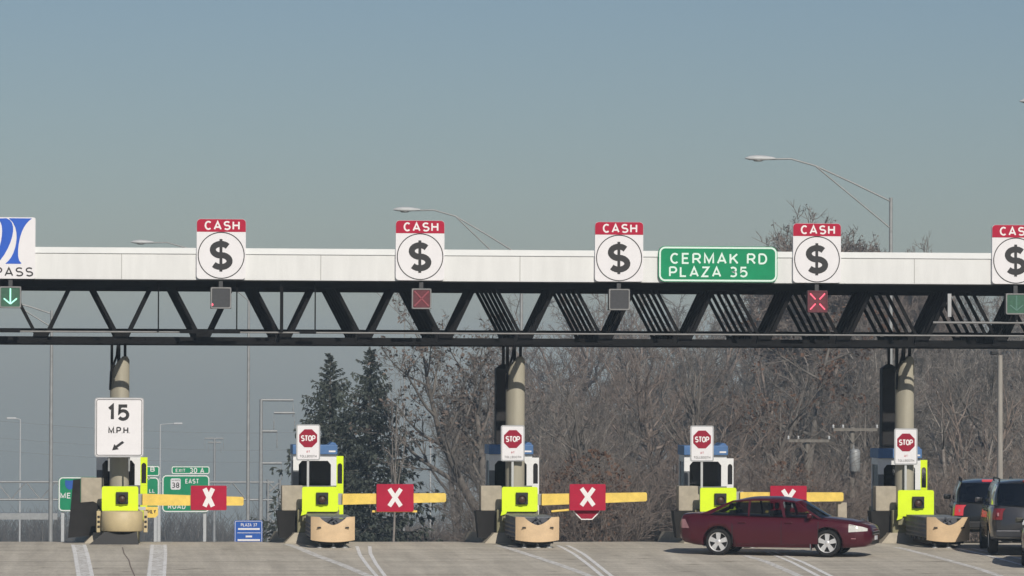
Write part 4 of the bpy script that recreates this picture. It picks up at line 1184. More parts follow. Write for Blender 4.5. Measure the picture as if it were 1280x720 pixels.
# ---- dark vehicles queueing away from the camera
def suv(name, label, cat, paint, loc, rz, w=.90, h=1.74, length=4.6, belt=1.05, lit=False, rack=True, boxy=.775, brake=False, bumper='trim'):
    x0, x1 = -length / 2, length / 2
    tp = [(x0, belt - .07), (x0 + .06, belt - .01), (x0 + .4, belt), (x1 - 1.7, belt - .01), (x1 - 1.2, belt - .05), (x1 - .35, belt - .14), (x1 - .08, belt - .28), (x1, belt - .42)]
    hf = [(x0, w * .74), (x0 + .06, w * .85), (x0 + .2, w * .935), (x0 + .5, w * .985), (x0 + 1.2, w), (x1 - 1.2, w), (x1 - .5, w * .96), (x1 - .12, w * .82), (x1, w * .62)]
    lw = [(x0, .46), (x0 + .2, .38), (x0 + .7, .30), (x1 - .7, .30), (x1 - .2, .32), (x1, .40)]
    c = Car(tp, hf, lw, x0, x1)
    t = thing(name, label, cat, loc, rz, 'vehicles queueing at the right edge')
    WX_ = (x0 + .92, x1 - .90); RW_ = .355
    b = c.body(WX_, RW_); b.parent = t; b.data.materials.clear(); b.data.materials.append(M[paint])
    re = h - .07
    rz_ = lambda x: lerpk([(x0 + .1, re - .06), (x0 + .5, re), (x1 - 2.4, re + .005), (x1 - 1.9, re - .10)], x)
    cabin(t, c, paint, [(x0 + .16, x0 + .36, .07, .06), (x0 + 1.06, x0 + 1.14, .05, .045), (x0 + 2.10, x0 + 2.02, .045, .04), (x1 - 1.22, x1 - 1.98, .06, .05)], rz_, inset_roof=boxy, glass='suvglass', rw_bow=.16)
    for sgn in (-1, 1):
        for x in WX_: wheel(t, x, sgn * (w - .13), RW_, sgn, .23)
        mirror(t, x1 - 1.45, sgn * (w * .95), belt - .02, sgn, paint)
        for xa, xb2 in ((x0 + 1.2, x0 + 2.06), (x0 + 2.075, x1 - 1.3)):
            vs, fs = c.patch([(xa, .42), (xb2, .42), (xb2, belt - .06), (xa, belt - .06)], .005)
            mb = MB(); mb.add([(x, y * sgn, z) for x, y, z in vs], [f if sgn < 0 else f[::-1] for f in fs], True); dr = mb.build('door', paint, t)
            xh = xa + .18; yh = c.yside(xh, belt - .18)
            q = MB(); q.bbox(xh - .1, xh + .1, min(sgn * yh, sgn * (yh + .04)), max(sgn * yh, sgn * (yh + .04)), belt - .20, belt - .165, .01); q.build('handle', paint, dr)
        # tall tail lamp at the rear corner
        vs = []; n = 6
        for j in range(5):
            z = belt - .36 + .27 * j / 4
            for i in range(n + 1):
                x = x0 + .012 + .15 * (i / n) ** 1.6
                vs.append((x - .014, sgn * (c.yside(x, z) + .014), z))
        for j in range(5): vs.append((x0 - .014, sgn * (c.yside(x0, belt - .36 + .27 * j / 4) - .045), belt - .36 + .27 * j / 4))
        base = 5 * (n + 1)
        fs = [(j * (n + 1) + i, j * (n + 1) + i + 1, (j + 1) * (n + 1) + i + 1, (j + 1) * (n + 1) + i) for j in range(4) for i in range(n)] + [(base + j, j * (n + 1), (j + 1) * (n + 1), base + j + 1) for j in range(4)]
        mb = MB(); mb.add(vs, fs, True); mb.build('tail_lamp', 'tailon' if lit else 'taillamp', t)
        pal = MB(); pal.bbox(x0 - .024, x0 - .016, min(sgn * (w * .77), sgn * (w * .815)), max(sgn * (w * .77), sgn * (w * .815)), belt - .27, belt - .19, .002); pal.build('reverse_lamp', 'tailpale', t)
        if rack:
            rk = MB(); rk.path([(x0 + .5, sgn * w * .72, re + .02), (x0 + .6, sgn * w * .72, re + .075), (x1 - 2.2, sgn * w * .72, re + .075), (x1 - 2.1, sgn * w * .72, re)], .018, n=6); rk.build('roof_rail', 'trim', t)
    bp = MB(); bp.bbox(x0 - .07, x0 + .05, -w * .86, w * .86, .42, .60, .03); bp.build('rear_bumper', bumper, t)
    pl = MB(); pl.bbox(x0 - .022, x0 - .006, -.16, .16, .72, .83, .003); pl.build('licence_plate', 'plate', t)
    ex = MB(); ex.tube((x0 - .05, -.5, .30), (x0 + .3, -.5, .31), .035); ex.build('exhaust', 'chrome', t)
    hb = MB(); hb.bbox(x0 + .20, x0 + .30, -.14, .14, re + .0, re + .06, .015); hb.build('brake_lamp', 'tailon' if brake else 'taillamp', t)
    wp = MB(); wp.tube((x0 + .10, .0, belt + .02), (x0 + .22, -.34, belt + .16), .012, n=5); wp.build('rear_wiper', 'trim', t)
    fl = MB(); fl.box(x0 + .3, x1 - 1.2, -w * .8, w * .8, .34, .40); fl.box(x1 - 1.35, x1 - 1.1, -w * .8, w * .8, .40, belt - .08); fl.build('cabin_floor', 'trim', t)
    seats(t, [(x1 - 2.1, .38), (x1 - 2.1, -.38), (x0 + 1.55, .38), (x0 + 1.55, -.38)], .46)
    return t
def rear_left(px, yr, deg, w, length):
    """centre and heading of a vehicle whose rear left corner stands at (px, yr)"""
    c = W(px, 640, yr); a = R(deg)
    h = Vector((math.cos(a), math.sin(a), 0)); r = Vector((h.y, -h.x, 0))
    q = Vector((c.x, yr, 0)) + h * (length / 2) + r * w
    return (q.x, q.y, gz(q.y)), a
loc, a = rear_left(1238, 105.8, 82.0, .92, 4.7)
suv('grey_suv', 'dark grey SUV with rounded tail and unlit lamps, cut by the right edge', 'suv', 'greypaint', loc, a, w=.93, h=1.80, belt=1.20, length=4.7, bumper='greypaint')
loc, a = rear_left(1190, 112.6, 80.0, .90, 4.6)
suv('black_suv', 'black SUV with glowing red tail lamp ahead of the grey SUV', 'suv', 'blackpaint', loc, a, w=.90, h=1.66, belt=1.10, lit=True, brake=True, length=4.6)
loc, a = rear_left(1276, 101.0, 77.5, .88, 4.5)
suv('olive_car', 'olive grey vehicle of which only a rear corner shows at the right edge', 'car', 'olivepaint', loc, a, w=.88, h=1.46, rack=False, belt=.95, length=4.5, boxy=.78)
# ------------------------------------------------------------------ street lights, far signs, poles
def lamp(name, label, group, px_pole, px_head, py_head, Y, ztop_py=None, double=True, r=.085):
    s = Y / FPX
    pb = W(px_pole, 600, Y); hd = W(px_head, py_head, Y)
    zb = gz(Y) - .1
    t = thing(name, label, 'street light', (pb.x, Y, zb), group=group)
    arm = hd.x - pb.x                                   # negative: arm reaches left
    zh = hd.z - zb
    zt = (W(px_pole, ztop_py, Y).z - zb) if ztop_py else zh - abs(arm) * .28
    mb = MB(); mb.tube((0, 0, 0), (0, 0, zt), r, r * .62, n=12); mb.lathe([(r * 2, 0), (r * 2, .25), (r, .3)], n=12); mb.build('pole', 'galv', t)
    ar = MB()
    k = Vector((arm, 0, zh)); knee = Vector((arm * .62, 0, zh - abs(arm) * .05))
    if double:
        ar.path([(0, 0, zt - .12), Vector((0, 0, zt - .12)).lerp(knee, .5) + Vector((0, 0, .02)), knee, Vector((arm * .82, 0, zh + .02)), k], .028, n=6)
        ar.path([(0, 0, zt - abs(arm) * .25), Vector((0, 0, zt - abs(arm) * .25)).lerp(knee, .5), knee], .026, n=6)
    else:
        ar.path([(0, 0, zt - .05), (arm * .5, 0, zh - .05), k], .03, n=6)
    ar.build('arm', 'galv', t)
    d = -1 if arm < 0 else 1
    hl = MB(); n = 12; vs = []
    prof = [(0, .05), (.12, .09), (.35, .14), (.6, .15), (.8, .12), (.95, .03)]
    for x, rr in prof:
        for q in range(n):
            a = 2 * math.pi * q / n
            vs.append((arm + d * (x - .2), rr * 1.15 * math.cos(a), zh + .02 + rr * .72 * max(-.55, math.sin(a))))
    hl.add(vs, [(i * n + q, i * n + (q + 1) % n, (i + 1) * n + (q + 1) % n, (i + 1) * n + q) for i in range(len(prof) - 1) for q in range(n)], True)
    hl.add(vs[-n:], [tuple(range(n))])
    head = hl.build('lamp_head', 'palewhite', t)
    gl = MB(); gl.lathe([(.02, -.03), (.13, -.02), (.16, .02)], (arm + d * .34, 0, zh - .05), n=12); gl.build('lens', 'lampglass', head)
    return t
g = 'davit street lights beyond the canopy'
lamp('street_light', 'davit street light with its whole arm in the sky, above the rightmost full cash sign', g, 1113, 961, 199, 140, 247)
lamp('street_light', 'davit street light whose arm sinks behind the fascia between two cash signs', g, 651, 518, 263, 157, 316)
lamp('street_light', 'davit street light of which only the head peeps over the fascia at the left', g, 310, 186, 303.5, 188, 345)
lamp('street_light', 'davit street light with a bare pole left of the speed board', g, 63.5, -20, 372, 158, 388)
lamp('street_light', 'street light with only its arm tip showing high at the right edge', g, 1470, 1310, 128, 116, 175)
lamp('street_light', 'thin tall street light pole rising right behind the second spruce', g, 505, 400, 331, 230, 372, r=.05)
def double_lamp(px, pxl, pxr, py, Y, label):
    p = W(px, 600, Y); s = Y / FPX; zb = gz(Y)
    t = thing('far_street_light', label, 'street light', (p.x, Y, zb), group='small far street lights')
    zh = W(px, py, Y).z - zb
    mb = MB(); mb.tube((0, 0, 0), (0, 0, zh - .1), .10, .06, n=8); mb.build('pole', 'palewhite', t)
    for q in (pxl, pxr):
        if q is None: continue
        dx = (q - px) * s; a = MB(); a.path([(0, 0, zh - .1), (dx * .5, 0, zh - .02), (dx, 0, zh)], .04, n=5); a.build('arm', 'palewhite', t)
        h = MB(); h.bbox(dx - .45, dx + .45, -.18, .18, zh - .08, zh + .10, .05); h.build('lamp_head', 'palewhite', t)
double_lamp(538, 516, 562, 550, 420, 'small far street light with two white heads between the spruce and the bare tree')
double_lamp(25, 14, None, 523, 420, 'small far street light with one head at the far left')
double_lamp(200, None, 222, 529.5, 440, 'small far street light with one head right of the speed board')

# guide signs on the downhill road
def guide(name, label, px0, px1, py0, py1, Y, legs, tab=None, m='signgreen'):
    a, b = W(px0, py0, Y), W(px1, py1, Y)
    w, h = b.x - a.x, a.z - b.z; zb = gz(Y)
    t = thing(name, label, 'road sign', ((a.x + b.x) / 2, Y, zb), group=None)
    t['zb'] = b.z - zb
    z0 = b.z - zb; s = Y / FPX
    mb = MB(); rr = .25 if h > 1 else .07
    mb.prism(rrect(w, h, rr, cz=z0 + h / 2), -.05, .05); mb.build('sign_board', m, t)
    mb = MB(); ring(mb, rrect(w - .04, h - .04, rr - .01, cz=z0 + h / 2), rrect(w - .18 * (1 if h > 1 else .4), h - .18 * (1 if h > 1 else .4), rr * .7, cz=z0 + h / 2), -.06, -.052); mb.build('border', 'letter', t)
    for lx in legs:
        x = (lx - (px0 + px1) / 2) * s
        mb = MB(); mb.box(x - .09, x + .09, .055, .2, -.2, z0 + h * .9); mb.build('leg', 'palewhite', t)
    if tab:
        tx0, tx1, ty0 = tab
        tw = (tx1 - tx0) * s; th = (py0 - ty0) * s - .03; cx = ((tx0 + tx1) / 2 - (px0 + px1) / 2) * s
        mb = MB(); mb.prism(rrect(tw, th, .12, cx=cx, cz=z0 + h + .03 + th / 2), -.05, .05); mb.build('exit_tab', m, t)
        mb = MB(); ring(mb, rrect(tw - .04, th - .04, .11, cx=cx, cz=z0 + h + .03 + th / 2), rrect(tw - .15, th - .15, .07, cx=cx, cz=z0 + h + .03 + th / 2), -.06, -.052); mb.build('tab_border', 'letter', t)
    return t, (lambda x, y: ((x - (px0 + px1) / 2) * s, W(x, y, Y).z - zb)), s
t, q, s = guide('exit_sign', 'green exit board for 30 A, half hidden by the leftmost gate arm', 202.5, 262, 593.5, 640.5, 270, (199, 256), (214, 262, 582.5))
x, z = q(219.5, 605); mb = MB(); mb.prism(rrect(12.5 * s, 14 * s, .1, cx=x, cz=z), -.062, -.053); mb.build('route_shield', 'signwhite', t)
text('38', 'ink', t, x, z - 1.5 * s, w=9.5 * s, h=7 * s, y=-.065, bold=.17); text('ILLINOIS', 'ink', t, x, z + 4.7 * s, w=10 * s, h=1.8 * s, y=-.065, bold=.18)
x, z = q(240, 601.5); text('EAST', 'letter', t, x, z, w=17 * s, h=6 * s, y=-.06, bold=.17)
x, z = q(221, 633); text('ROAD', 'letter', t, x, z, w=22 * s, h=6.5 * s, y=-.06, bold=.17)
x, z = q(225.5, 588); text('EXIT', 'letter', t, x, z, w=12 * s, h=4 * s, y=-.06, bold=.17)
x, z = q(246, 588); text('30 A', 'letter', t, x, z, w=18 * s, h=6.5 * s, y=-.06, bold=.17)
t, q, s = guide('exit_sign', 'wide green exit board mostly hidden behind the leftmost toll island', 73, 199, 596, 639.5, 262, (79, 194), (150, 199, 582))
x, z = q(87.5, 605.5); mb = MB(); sh = [(-5.5, 5.5), (-6, 0), (-4, -4.5), (0, -7), (4, -4.5), (6, 0), (5.5, 5.5), (0, 4.6)]; mb.prism([(x + a * s, z + b * s) for a, b in sh], -.062, -.053); mb.build('route_shield', 'signblue', t)
x, z = q(82.5, 619.5); text('ME', 'letter', t, x, z, w=13 * s, h=7 * s, y=-.06, bold=.17)
x, z = q(189.5, 613.5); text('LL', 'letter', t, x, z, w=7 * s, h=5 * s, y=-.06, bold=.17)
x, z = q(185.5, 598); text('Y', 'letter', t, x, z, w=4 * s, h=4.5 * s, y=-.06, bold=.17)
x, z = q(190, 586.5); text('B', 'letter', t, x, z, w=5.5 * s, h=6 * s, y=-.06, bold=.17)
t, q, s = guide('blue_notice', 'small blue notice board with rows of white text beside the light pole', 293, 328, 650.5, 680, 172, (299, 322), None, 'signblue')
x, z = q(311, 656); text('PLAZA 37', 'letter', t, x, z, w=20 * s, h=4 * s, y=-.06)
for yy, w_ in ((661.2, 27), (666, 29), (670.5, 8), (675, 28)):
    x, z = q(311, yy); mb = MB(); mb.box(x - w_ * s / 2, x + w_ * s / 2, -.06, -.053, z - (.3 if yy == 666 else 1.1) * s, z + (.3 if yy == 666 else 1.1) * s); mb.build('text_row', 'letter', t)

# far overhead sign bridge with a lattice tower
Y = 340; s = Y / FPX
xa, xb = W(-60, 610, Y).x, W(342, 610, Y).x; zt_, zb_ = W(170, 602.5, Y).z, W(170, 624.5, Y).z
zg = gz(Y)
t = thing('sign_bridge', 'far grey lattice gantry crossing behind the green exit boards', 'gantry', (xa, Y, zg))
mb = MB(); Lb = xb - xa
for y in (-.6, .6):
    for z in (zt_ - zg, zb_ - zg): mb.tube((0, y, z), (Lb, y, z), .08, n=6)
    k = 0; x = 0
    while x + 2.2 < Lb:
        mb.tube((x, y, zb_ - zg), (x + 1.1, y, zt_ - zg), .045, n=5); mb.tube((x + 1.1, y, zt_ - zg), (x + 2.2, y, zb_ - zg), .045, n=5); x += 2.2
mb.build('truss', 'galv', t)
mb = MB(); mb.box(0, (W(72, 600, Y).x - xa), -.9, .9, W(30, 649, Y).z - zg, W(30, 641, Y).z - zg); mb.build('walkway', 'galv', t)
mb = MB()
for dx in (-.45, .45):
    for y in (-.6, .6): mb.tube((Lb + dx, y, -.5), (Lb + dx, y, zt_ - zg + .2), .09, n=6)
for k in range(8):
    z = k * (zt_ - zg) / 8; dz = (zt_ - zg) / 8
    for y in (-.6, .6): mb.tube((Lb - .45, y, z), (Lb + .45, y, z + dz), .045, n=5); mb.tube((Lb + .45, y, z), (Lb - .45, y, z + dz), .045, n=5)
mb.build('tower', 'galv', t)
# transmission poles
def tpole(px, pyt, Y, arms, label, r=.22, m='galv'):
    p = W(px, 600, Y); zb = gz(Y); s = Y / FPX
    t = thing('transmission_pole', label, 'power pole', (p.x, Y, zb))
    zt = W(px, pyt, Y).z - zb
    mb = MB(); mb.tube((0, 0, -.3), (0, 0, zt), r * 1.3, r * .8, n=10); mb.build('pole', m, t)
    for x0, x1, y in arms:
        z = W(px, y, Y).z - zb
        mb = MB(); mb.tube(((x0 - px) * s, 0, z), ((x1 - px) * s, 0, z), .09, n=6)
        for q in (x0, x1):
            if abs(q - px) > 3: mb.lathe([(.02, -1.1), (.05, -1.05), (.02, -.95), (.05, -.85), (.02, -.75), (.05, -.6), (.015, -.5), (.015, 0)], ((q - px) * s, 0, z), n=8)
        mb.build('crossarm', m, t)
    return t
tpole(326, 499, 300, [(326, 366, 500), (342, 368, 516), (326, 346, 539), (326, 352, 579)], 'tall pale steel power pole with arms reaching right, left of the first spruce', .14)
tpole(268, 547, 480, [(256, 279, 548), (260, 276, 553)], 'far slim white power pole with a double crossarm beside the exit boards', .15)
for k, (py0, py1) in enumerate([(523, 526), (560, 562), (544, 548)]):
    a, b = W(-40, py0, 470), W(620, py1, 470)
    mb = MB(); mb.path([a.lerp(b, i / 24) + Vector((0, 0, -1.4 * math.sin(math.pi * i / 24))) for i in range(25)], .025, n=4)
    tag(mb.build('power_line', 'wire'), ['upper', 'lower', 'middle'][k] + ' of three thin power lines across the hazy sky behind the spruces', 'power line', 'far power lines')
# utility poles in front of the woods
def upole(px, pyt, Y, arms, label, transformer=None, r=.13, m='wood2'):
    p = W(px, 600, Y); zb = gz(Y); s = Y / FPX
    t = thing('utility_pole', label, 'utility pole', (p.x, Y, zb))
    zt = W(px, pyt, Y).z - zb
    mb = MB(); mb.tube((0, 0, -.3), (0, 0, zt), r * 1.15, r * .85, n=10); mb.build('pole', m, t)
    for x0, x1, y in arms:
        z = W(px, y, Y).z - zb
        mb = MB(); mb.box((x0 - px) * s, (x1 - px) * s, -.20, -.12, z - .06, z + .06)
        for q in ((x0 - px) * .45 * s, (x1 - px) * .45 * s): mb.tube((q, -.13, z), (0, -.13, z - .55), .025, n=5)
        ca = mb.build('crossarm', m, t)
        for q in (x0, (x0 + px) / 2, x1):
            i_ = MB(); i_.lathe([(.03, .06), (.06, .09), (.035, .13), (.055, .17), (.0, .22)], ((q - px) * s, -.16, z), n=8); i_.build('insulator', 'palewhite', ca)
    if transformer:
        z = W(px, transformer, Y).z - zb
        mb = MB(); mb.lathe([(0, .5), (.12, .5), (.2, .44), (.22, .38), (.22, -.4), (.18, -.46), (0, -.46)], (.05, -.36, z), n=16); mb.tube((.0, -.36, z + .45), (.0, -.36, z + .65), .03, n=6); mb.build('transformer', 'galv', t)
    return t
upole(1065, 534, 183, [(1040, 1096, 537)], 'grey wooden utility pole with a crossarm and a hanging transformer', 576, .12)
upole(1009, 549, 187, [(984, 1036, 551)], 'wooden utility pole with a crossarm and no transformer, deep in the brush', None, .13)
upole(1250, 444, 160, [], 'tall plain pale wooden pole rising above the dark vehicles', None, .105, 'wood')
t = thing('floodlight', 'small dark floodlight fixed to the top of the tall pale wooden pole', 'floodlight', W(1243, 441.5, 159.7))
mb = MB(); mb.bbox(-.14, .10, -.12, .12, -.06, .08, .03); mb.build('housing', 'trim', t); mb = MB(); mb.tube((.05, 0, .0), (.2, .3, -.02), .025); mb.build('bracket', 'trim', t)

# ------------------------------------------------------------------ trees
def tris_branch(mb, pts, rad, n):
    mb.path(pts, rad, n=n, smooth=True)
def bare_mesh(seed, H, lean=0.0, fork=2, spread=.75, dens=1.0, leaf=None, first=.18, curve=.5, twigr=.011, tr=.024):
    """skeleton of a leafless tree: returns (wood MB, leaf MB)"""
    rnd = random.Random(seed)
    wood, lf = MB(), MB(); wood.trunk = MB()
    up = Vector((0, 0, 1))
    def rv(s): return Vector((rnd.gauss(0, s), rnd.gauss(0, s), rnd.gauss(0, s)))
    def grow(p, d, L, r, lev):
        seg = (7, 6, 5, 4, 3)[lev]
        pts, rad = [p.copy()], [r]
        q = p.copy(); dd = d.copy()
        for i in range(seg):
            dd = (dd + rv((.05, .13, .17, .22, .25)[lev]) + up * (.10, .12, .09, .06, .05)[lev] * curve * 2).normalized()
            q = q + dd * (L / seg)
            pts.append(q.copy()); rad.append(max(twigr * .55, r * (1 - .80 * (i + 1) / seg)))
        (wood.trunk if lev == 0 else wood).path(pts, rad, n=(8, 6, 4, 3, 3)[lev])
        if lev >= 4 or L < .25:
            if leaf and rnd.random() < leaf: leafat(q)
            return
        cnt = (int(11 * dens), int(7 * dens), int(6 * dens), int(5 * dens))[lev]
        lo = (first, .20, .15, .10)[lev]
        az0 = rnd.random() * 6.28
        for c in range(cnt):
            t = lo + (1 - lo) * ((c + rnd.random() * .8) / cnt)
            i = min(seg - 1, int(t * seg)); u = t * seg - i
            bp = pts[i].lerp(pts[i + 1], u)
            ax = (pts[i + 1] - pts[i]).normalized()
            o = ax.orthogonal().normalized(); o2 = ax.cross(o)
            az = az0 + c * 2.4 + rnd.uniform(-.5, .5)
            side = o * math.cos(az) + o2 * math.sin(az)
            an = rnd.uniform(.55, 1.05) * spread if lev == 0 else rnd.uniform(.5, 1.0)
            bd = (ax * math.cos(an) + side * math.sin(an)).normalized()
            rr = rad[i] * (1 - u) + rad[i + 1] * u
            bl = L * ((.62, .50, .48, .50)[lev]) * rnd.uniform(.65, 1.15) * (1.0 - .50 * t if lev == 0 else 1.0 - .35 * t)
            grow(bp, bd, bl, max(twigr, min(rr * (.72, .66, .60, .55)[lev], bl * tr)), lev + 1)
    def leafat(p):
        for _ in range(2):
            c = p + rv(.10); a = rv(1).normalized() * rnd.uniform(.04, .09); b = rv(1).normalized() * rnd.uniform(.04, .09)
            lf.add([c - a - b, c + a - b, c + a + b, c - a + b], [(0, 1, 2, 3)])
    base = Vector((0, 0, -.4))
    if fork > 1:
        r0 = H * .026
        t0 = H * rnd.uniform(.10, .22)
        wood.trunk.path([base, Vector((0, 0, t0 * .5)), Vector((lean * .1, 0, t0))], [r0 * 1.35, r0 * 1.05, r0], n=9)
        for k in range(fork):
            a = rnd.random() * 6.28 + k * 6.28 / fork
            d = Vector((math.cos(a) * .38 + lean, math.sin(a) * .38, 1)).normalized()
            grow(Vector((lean * .1, 0, t0 * .93)), d, (H - t0) * rnd.uniform(.72, .92), r0 * .72, 0)
    else:
        grow(base, Vector((lean, 0, 1)).normalized(), H * .92, H * .023, 0)
    return wood, lf
def round_mesh(seed, H, rx, lo=.42, limbs=24, leaf=None, twigr=.011, cz=.70, rz=.30):
    """leafless tree with a rounded crown: limbs run from the stem to an ellipsoid and break into fine twigs"""
    rnd = random.Random(seed); wood, lf = MB(), MB(); wood.trunk = MB()
    def rv(s): return Vector((rnd.gauss(0, s), rnd.gauss(0, s), rnd.gauss(0, s)))
    stem = [Vector((0, 0, -.4)), Vector((rnd.gauss(0, .1), rnd.gauss(0, .1), H * .2)), Vector((rnd.gauss(0, .25), rnd.gauss(0, .25), H * .45)), Vector((rnd.gauss(0, .4), rnd.gauss(0, .4), H * .8))]
    r0 = H * .020
    wood.trunk.path(stem, [r0 * 1.2, r0, r0 * .75, r0 * .2], n=8)
    def on_stem(t):
        z = H * t
        for a, b in zip(stem, stem[1:]):
            if z <= b.z: return a.lerp(b, (z - a.z) / (b.z - a.z))
        return stem[-1].copy()
    def bend(a, b, sag, n, r, r1, sides, wob):
        L = (b - a).length; pts = []
        for i in range(n + 1):
            t = i / n; p = a.lerp(b, t) + Vector((0, 0, -sag * L * math.sin(math.pi * t))) + (rv(wob * L) if 0 < i < n else Vector())
            pts.append(p)
        wood.path(pts, [r + (r1 - r) * (i / n) for i in range(n + 1)], n=sides)
        return pts
    for k in range(limbs):
        a = k * 2.4 + rnd.uniform(-.4, .4); u = (k + .5) / limbs
        el = math.asin(max(-1, min(1, -.55 + 1.55 * u)))
        ce = max(0.0, math.cos(el)) ** .7
        q = Vector((rx * ce * math.cos(a), rx * ce * math.sin(a), H * cz + H * rz * math.sin(el))) * 1.0
        q = q + rv(rx * .06)
        base = on_stem(min(.76, lo + (.74 - lo) * u * rnd.uniform(.7, 1.1)))
        L = (q - base).length
        pts = bend(base, q, .10, 6, max(.03, min(r0 * .62, L * .022)), .012, 5, .022)
        for c in range(9):
            t = rnd.uniform(.28, 1.0); i = min(5, int(t * 6)); b = pts[i].lerp(pts[i + 1], t * 6 - i)
            d = ((q - base).normalized() + rv(.55) + Vector((0, 0, .25))).normalized(); l = L * rnd.uniform(.20, .38)
            e = b + d * l
            p2 = bend(b, e, .06, 4, .026 * max(.5, L / 5), .009, 4, .04)
            for c2 in range(8):
                t2 = rnd.uniform(.2, 1.0); j = min(3, int(t2 * 4)); b2 = p2[j].lerp(p2[j + 1], t2 * 4 - j)
                d2 = (d + rv(.55) + Vector((0, 0, .15))).normalized(); l2 = l * rnd.uniform(.25, .5)
                p3 = bend(b2, b2 + d2 * l2, .05, 3, twigr * 1.1, twigr * .6, 3, .05)
                for c3 in range(3):
                    b3 = p3[rnd.randrange(1, 3)]; d3 = (d2 + rv(.6)).normalized()
                    wood.path([b3, b3 + d3 * l2 * rnd.uniform(.4, .7)], [twigr * .8, twigr * .5], n=3)
                if leaf and rnd.random() < leaf:
                    for _ in range(2):
                        cc = p3[-1] + rv(.08); A = rv(1).normalized() * rnd.uniform(.04, .08); B = rv(1).normalized() * rnd.uniform(.04, .08)
                        lf.add([cc - A - B, cc + A - B, cc + A + B, cc - A + B], [(0, 1, 2, 3)])
    return wood, lf
def shrub_mesh(seed, H, w, n=46):
    rnd = random.Random(seed); mb = MB()
    for k in range(n):
        a = rnd.random() * 6.28; r = w * .3 * math.sqrt(rnd.random())
        p = Vector((r * math.cos(a), r * math.sin(a), -.2)); tl = rnd.uniform(.25, .75)
        d = Vector((math.cos(a) * tl, math.sin(a) * tl, 1)).normalized(); L = H * rnd.uniform(.55, 1.05)
        pts = [p]; q = p.copy()
        for i in range(4):
            d = (d + Vector((rnd.gauss(0, .15), rnd.gauss(0, .15), .02))).normalized(); q = q + d * L / 4; pts.append(q.copy())
        mb.path(pts, [.022, .018, .014, .010, .006], n=3)
        for c in range(16):
            i = rnd.randrange(1, 4); b = pts[i].lerp(pts[i + 1], rnd.random())
            dd = (d + Vector((rnd.gauss(0, .6), rnd.gauss(0, .6), rnd.gauss(0, .3)))).normalized(); l = L * rnd.uniform(.12, .34)
            e = b + dd * l; mb.path([b, b.lerp(e, .5) + Vector((0, 0, l * .06)), e], [.010, .008, .005], n=3)
            for c2 in range(3):
                b2 = b.lerp(e, rnd.uniform(.3, .9)); d2 = (dd + Vector((rnd.gauss(0, .6), rnd.gauss(0, .6), rnd.gauss(0, .4)))).normalized()
                mb.path([b2, b2 + d2 * l * .5], [.007, .004], n=3)
    return mb
def mesh_of(mb, name, m):
    o = mb.build(name, m); me = o.data; bpy.data.objects.remove(o); return me
def tree_ms(wd, lf, m, lm='deadpale'):
    ms = [('crown', mesh_of(wd, 'crown', m)), ('trunk', mesh_of(wd.trunk, 'trunk', m))]
    if lf.v: ms.append(('leaves', mesh_of(lf, 'leaves', lm)))
    return ms
def place(kind, label, cat, meshes, x, y, sc, rz, group=None, dz=0.0):
    t = thing(kind, label, cat, (x, y, gz(y) - .10 + dz), rz, group)
    t.scale = (sc if isinstance(sc, tuple) else (sc, sc, sc))
    for nm, me in meshes:
        o = bpy.data.objects.new(nm, me); COL.objects.link(o); o.parent = t
    return t
def top_of(ms): return max(v.co.z for v in ms[0][1].vertices)
def crown_of(ms, frac):
    t = top_of(ms); q = [v.co for v in ms[0][1].vertices if v.co.z > t * frac]
    return sum(c.x for c in q) / len(q), max(c.x for c in q) - min(c.x for c in q), sum(c.y for c in q) / len(q)
PROTO = []
for k in range(8):
    wd, lf = round_mesh(500 + k, 12.0, (3.2, 0, 3.8, 0, 4.4, 0, 3.0, 3.6)[k], lo=(.3, 0, .36, 0, .28, 0, .4, .3)[k]) if k in (0, 2, 4, 6, 7) else bare_mesh(100 + k, 12.0, lean=(-.08, .05, 0, .1, -.05, .0, .07)[k], fork=(1, 2, 3, 2, 1, 2, 2)[k], dens=.92, leaf=None)
    ms = tree_ms(wd, lf, ('bark', 'bark2', 'twigred')[k % 3])
    PROTO.append(ms)
SHR = [mesh_of(shrub_mesh(300 + k, 4.0, 4.2, 60), 'stems', ('twigred', 'bark2', 'bark')[k % 3]) for k in range(4)]
rnd = random.Random(77)
# feature trees
wd, lf = bare_mesh(11, 13.5, lean=-.22, fork=2, dens=1.0, leaf=.22, first=.25, spread=.95, tr=.026)
yy = 205; p = W(612, 600, yy)
place('bare_tree', 'dark limbed bare tree leaning left with withered leaf clusters, left of the middle column', 'tree',
      tree_ms(wd, lf, 'bark2'), p.x, yy, (.95, .95, .84), 0.2, 'bare trees behind the canopy')
wd, lf = round_mesh(23, 25.0, 4.6, lo=.5, limbs=150, leaf=.5, twigr=.030, cz=.80, rz=.20)
def crown_tree(px, py, width, yy, label, rz=0.0):
    H = W(px, py, yy).z - gz(yy) + .1; k = H / top_of(TALL)
    cx, cw, cy = crown_of(TALL, .86); kx = width * yy / FPX / cw
    ca, sa = math.cos(rz), math.sin(rz)
    p = W(px, 600, yy)
    return place('bare_tree', label, 'tree', TALL, p.x - kx * (cx * ca - cy * sa), yy, (kx, kx, k), rz, 'bare trees behind the canopy')
TALL = tree_ms(wd, lf, 'twigred')
crown_tree(1026, 249, 178, 300, 'tall bare tree whose rounded crown rises above the fascia behind a cash sign')
crown_tree(1143, 288, 95, 310, 'bare tree whose small top just peeps over the fascia right of the tall lamp pole', 2.6)
wd, lf = bare_mesh(31, 13.0, fork=1, dens=1.05, leaf=.45, first=.25, spread=1.15, curve=-.1)
yy = 225; p = W(1003, 600, yy)
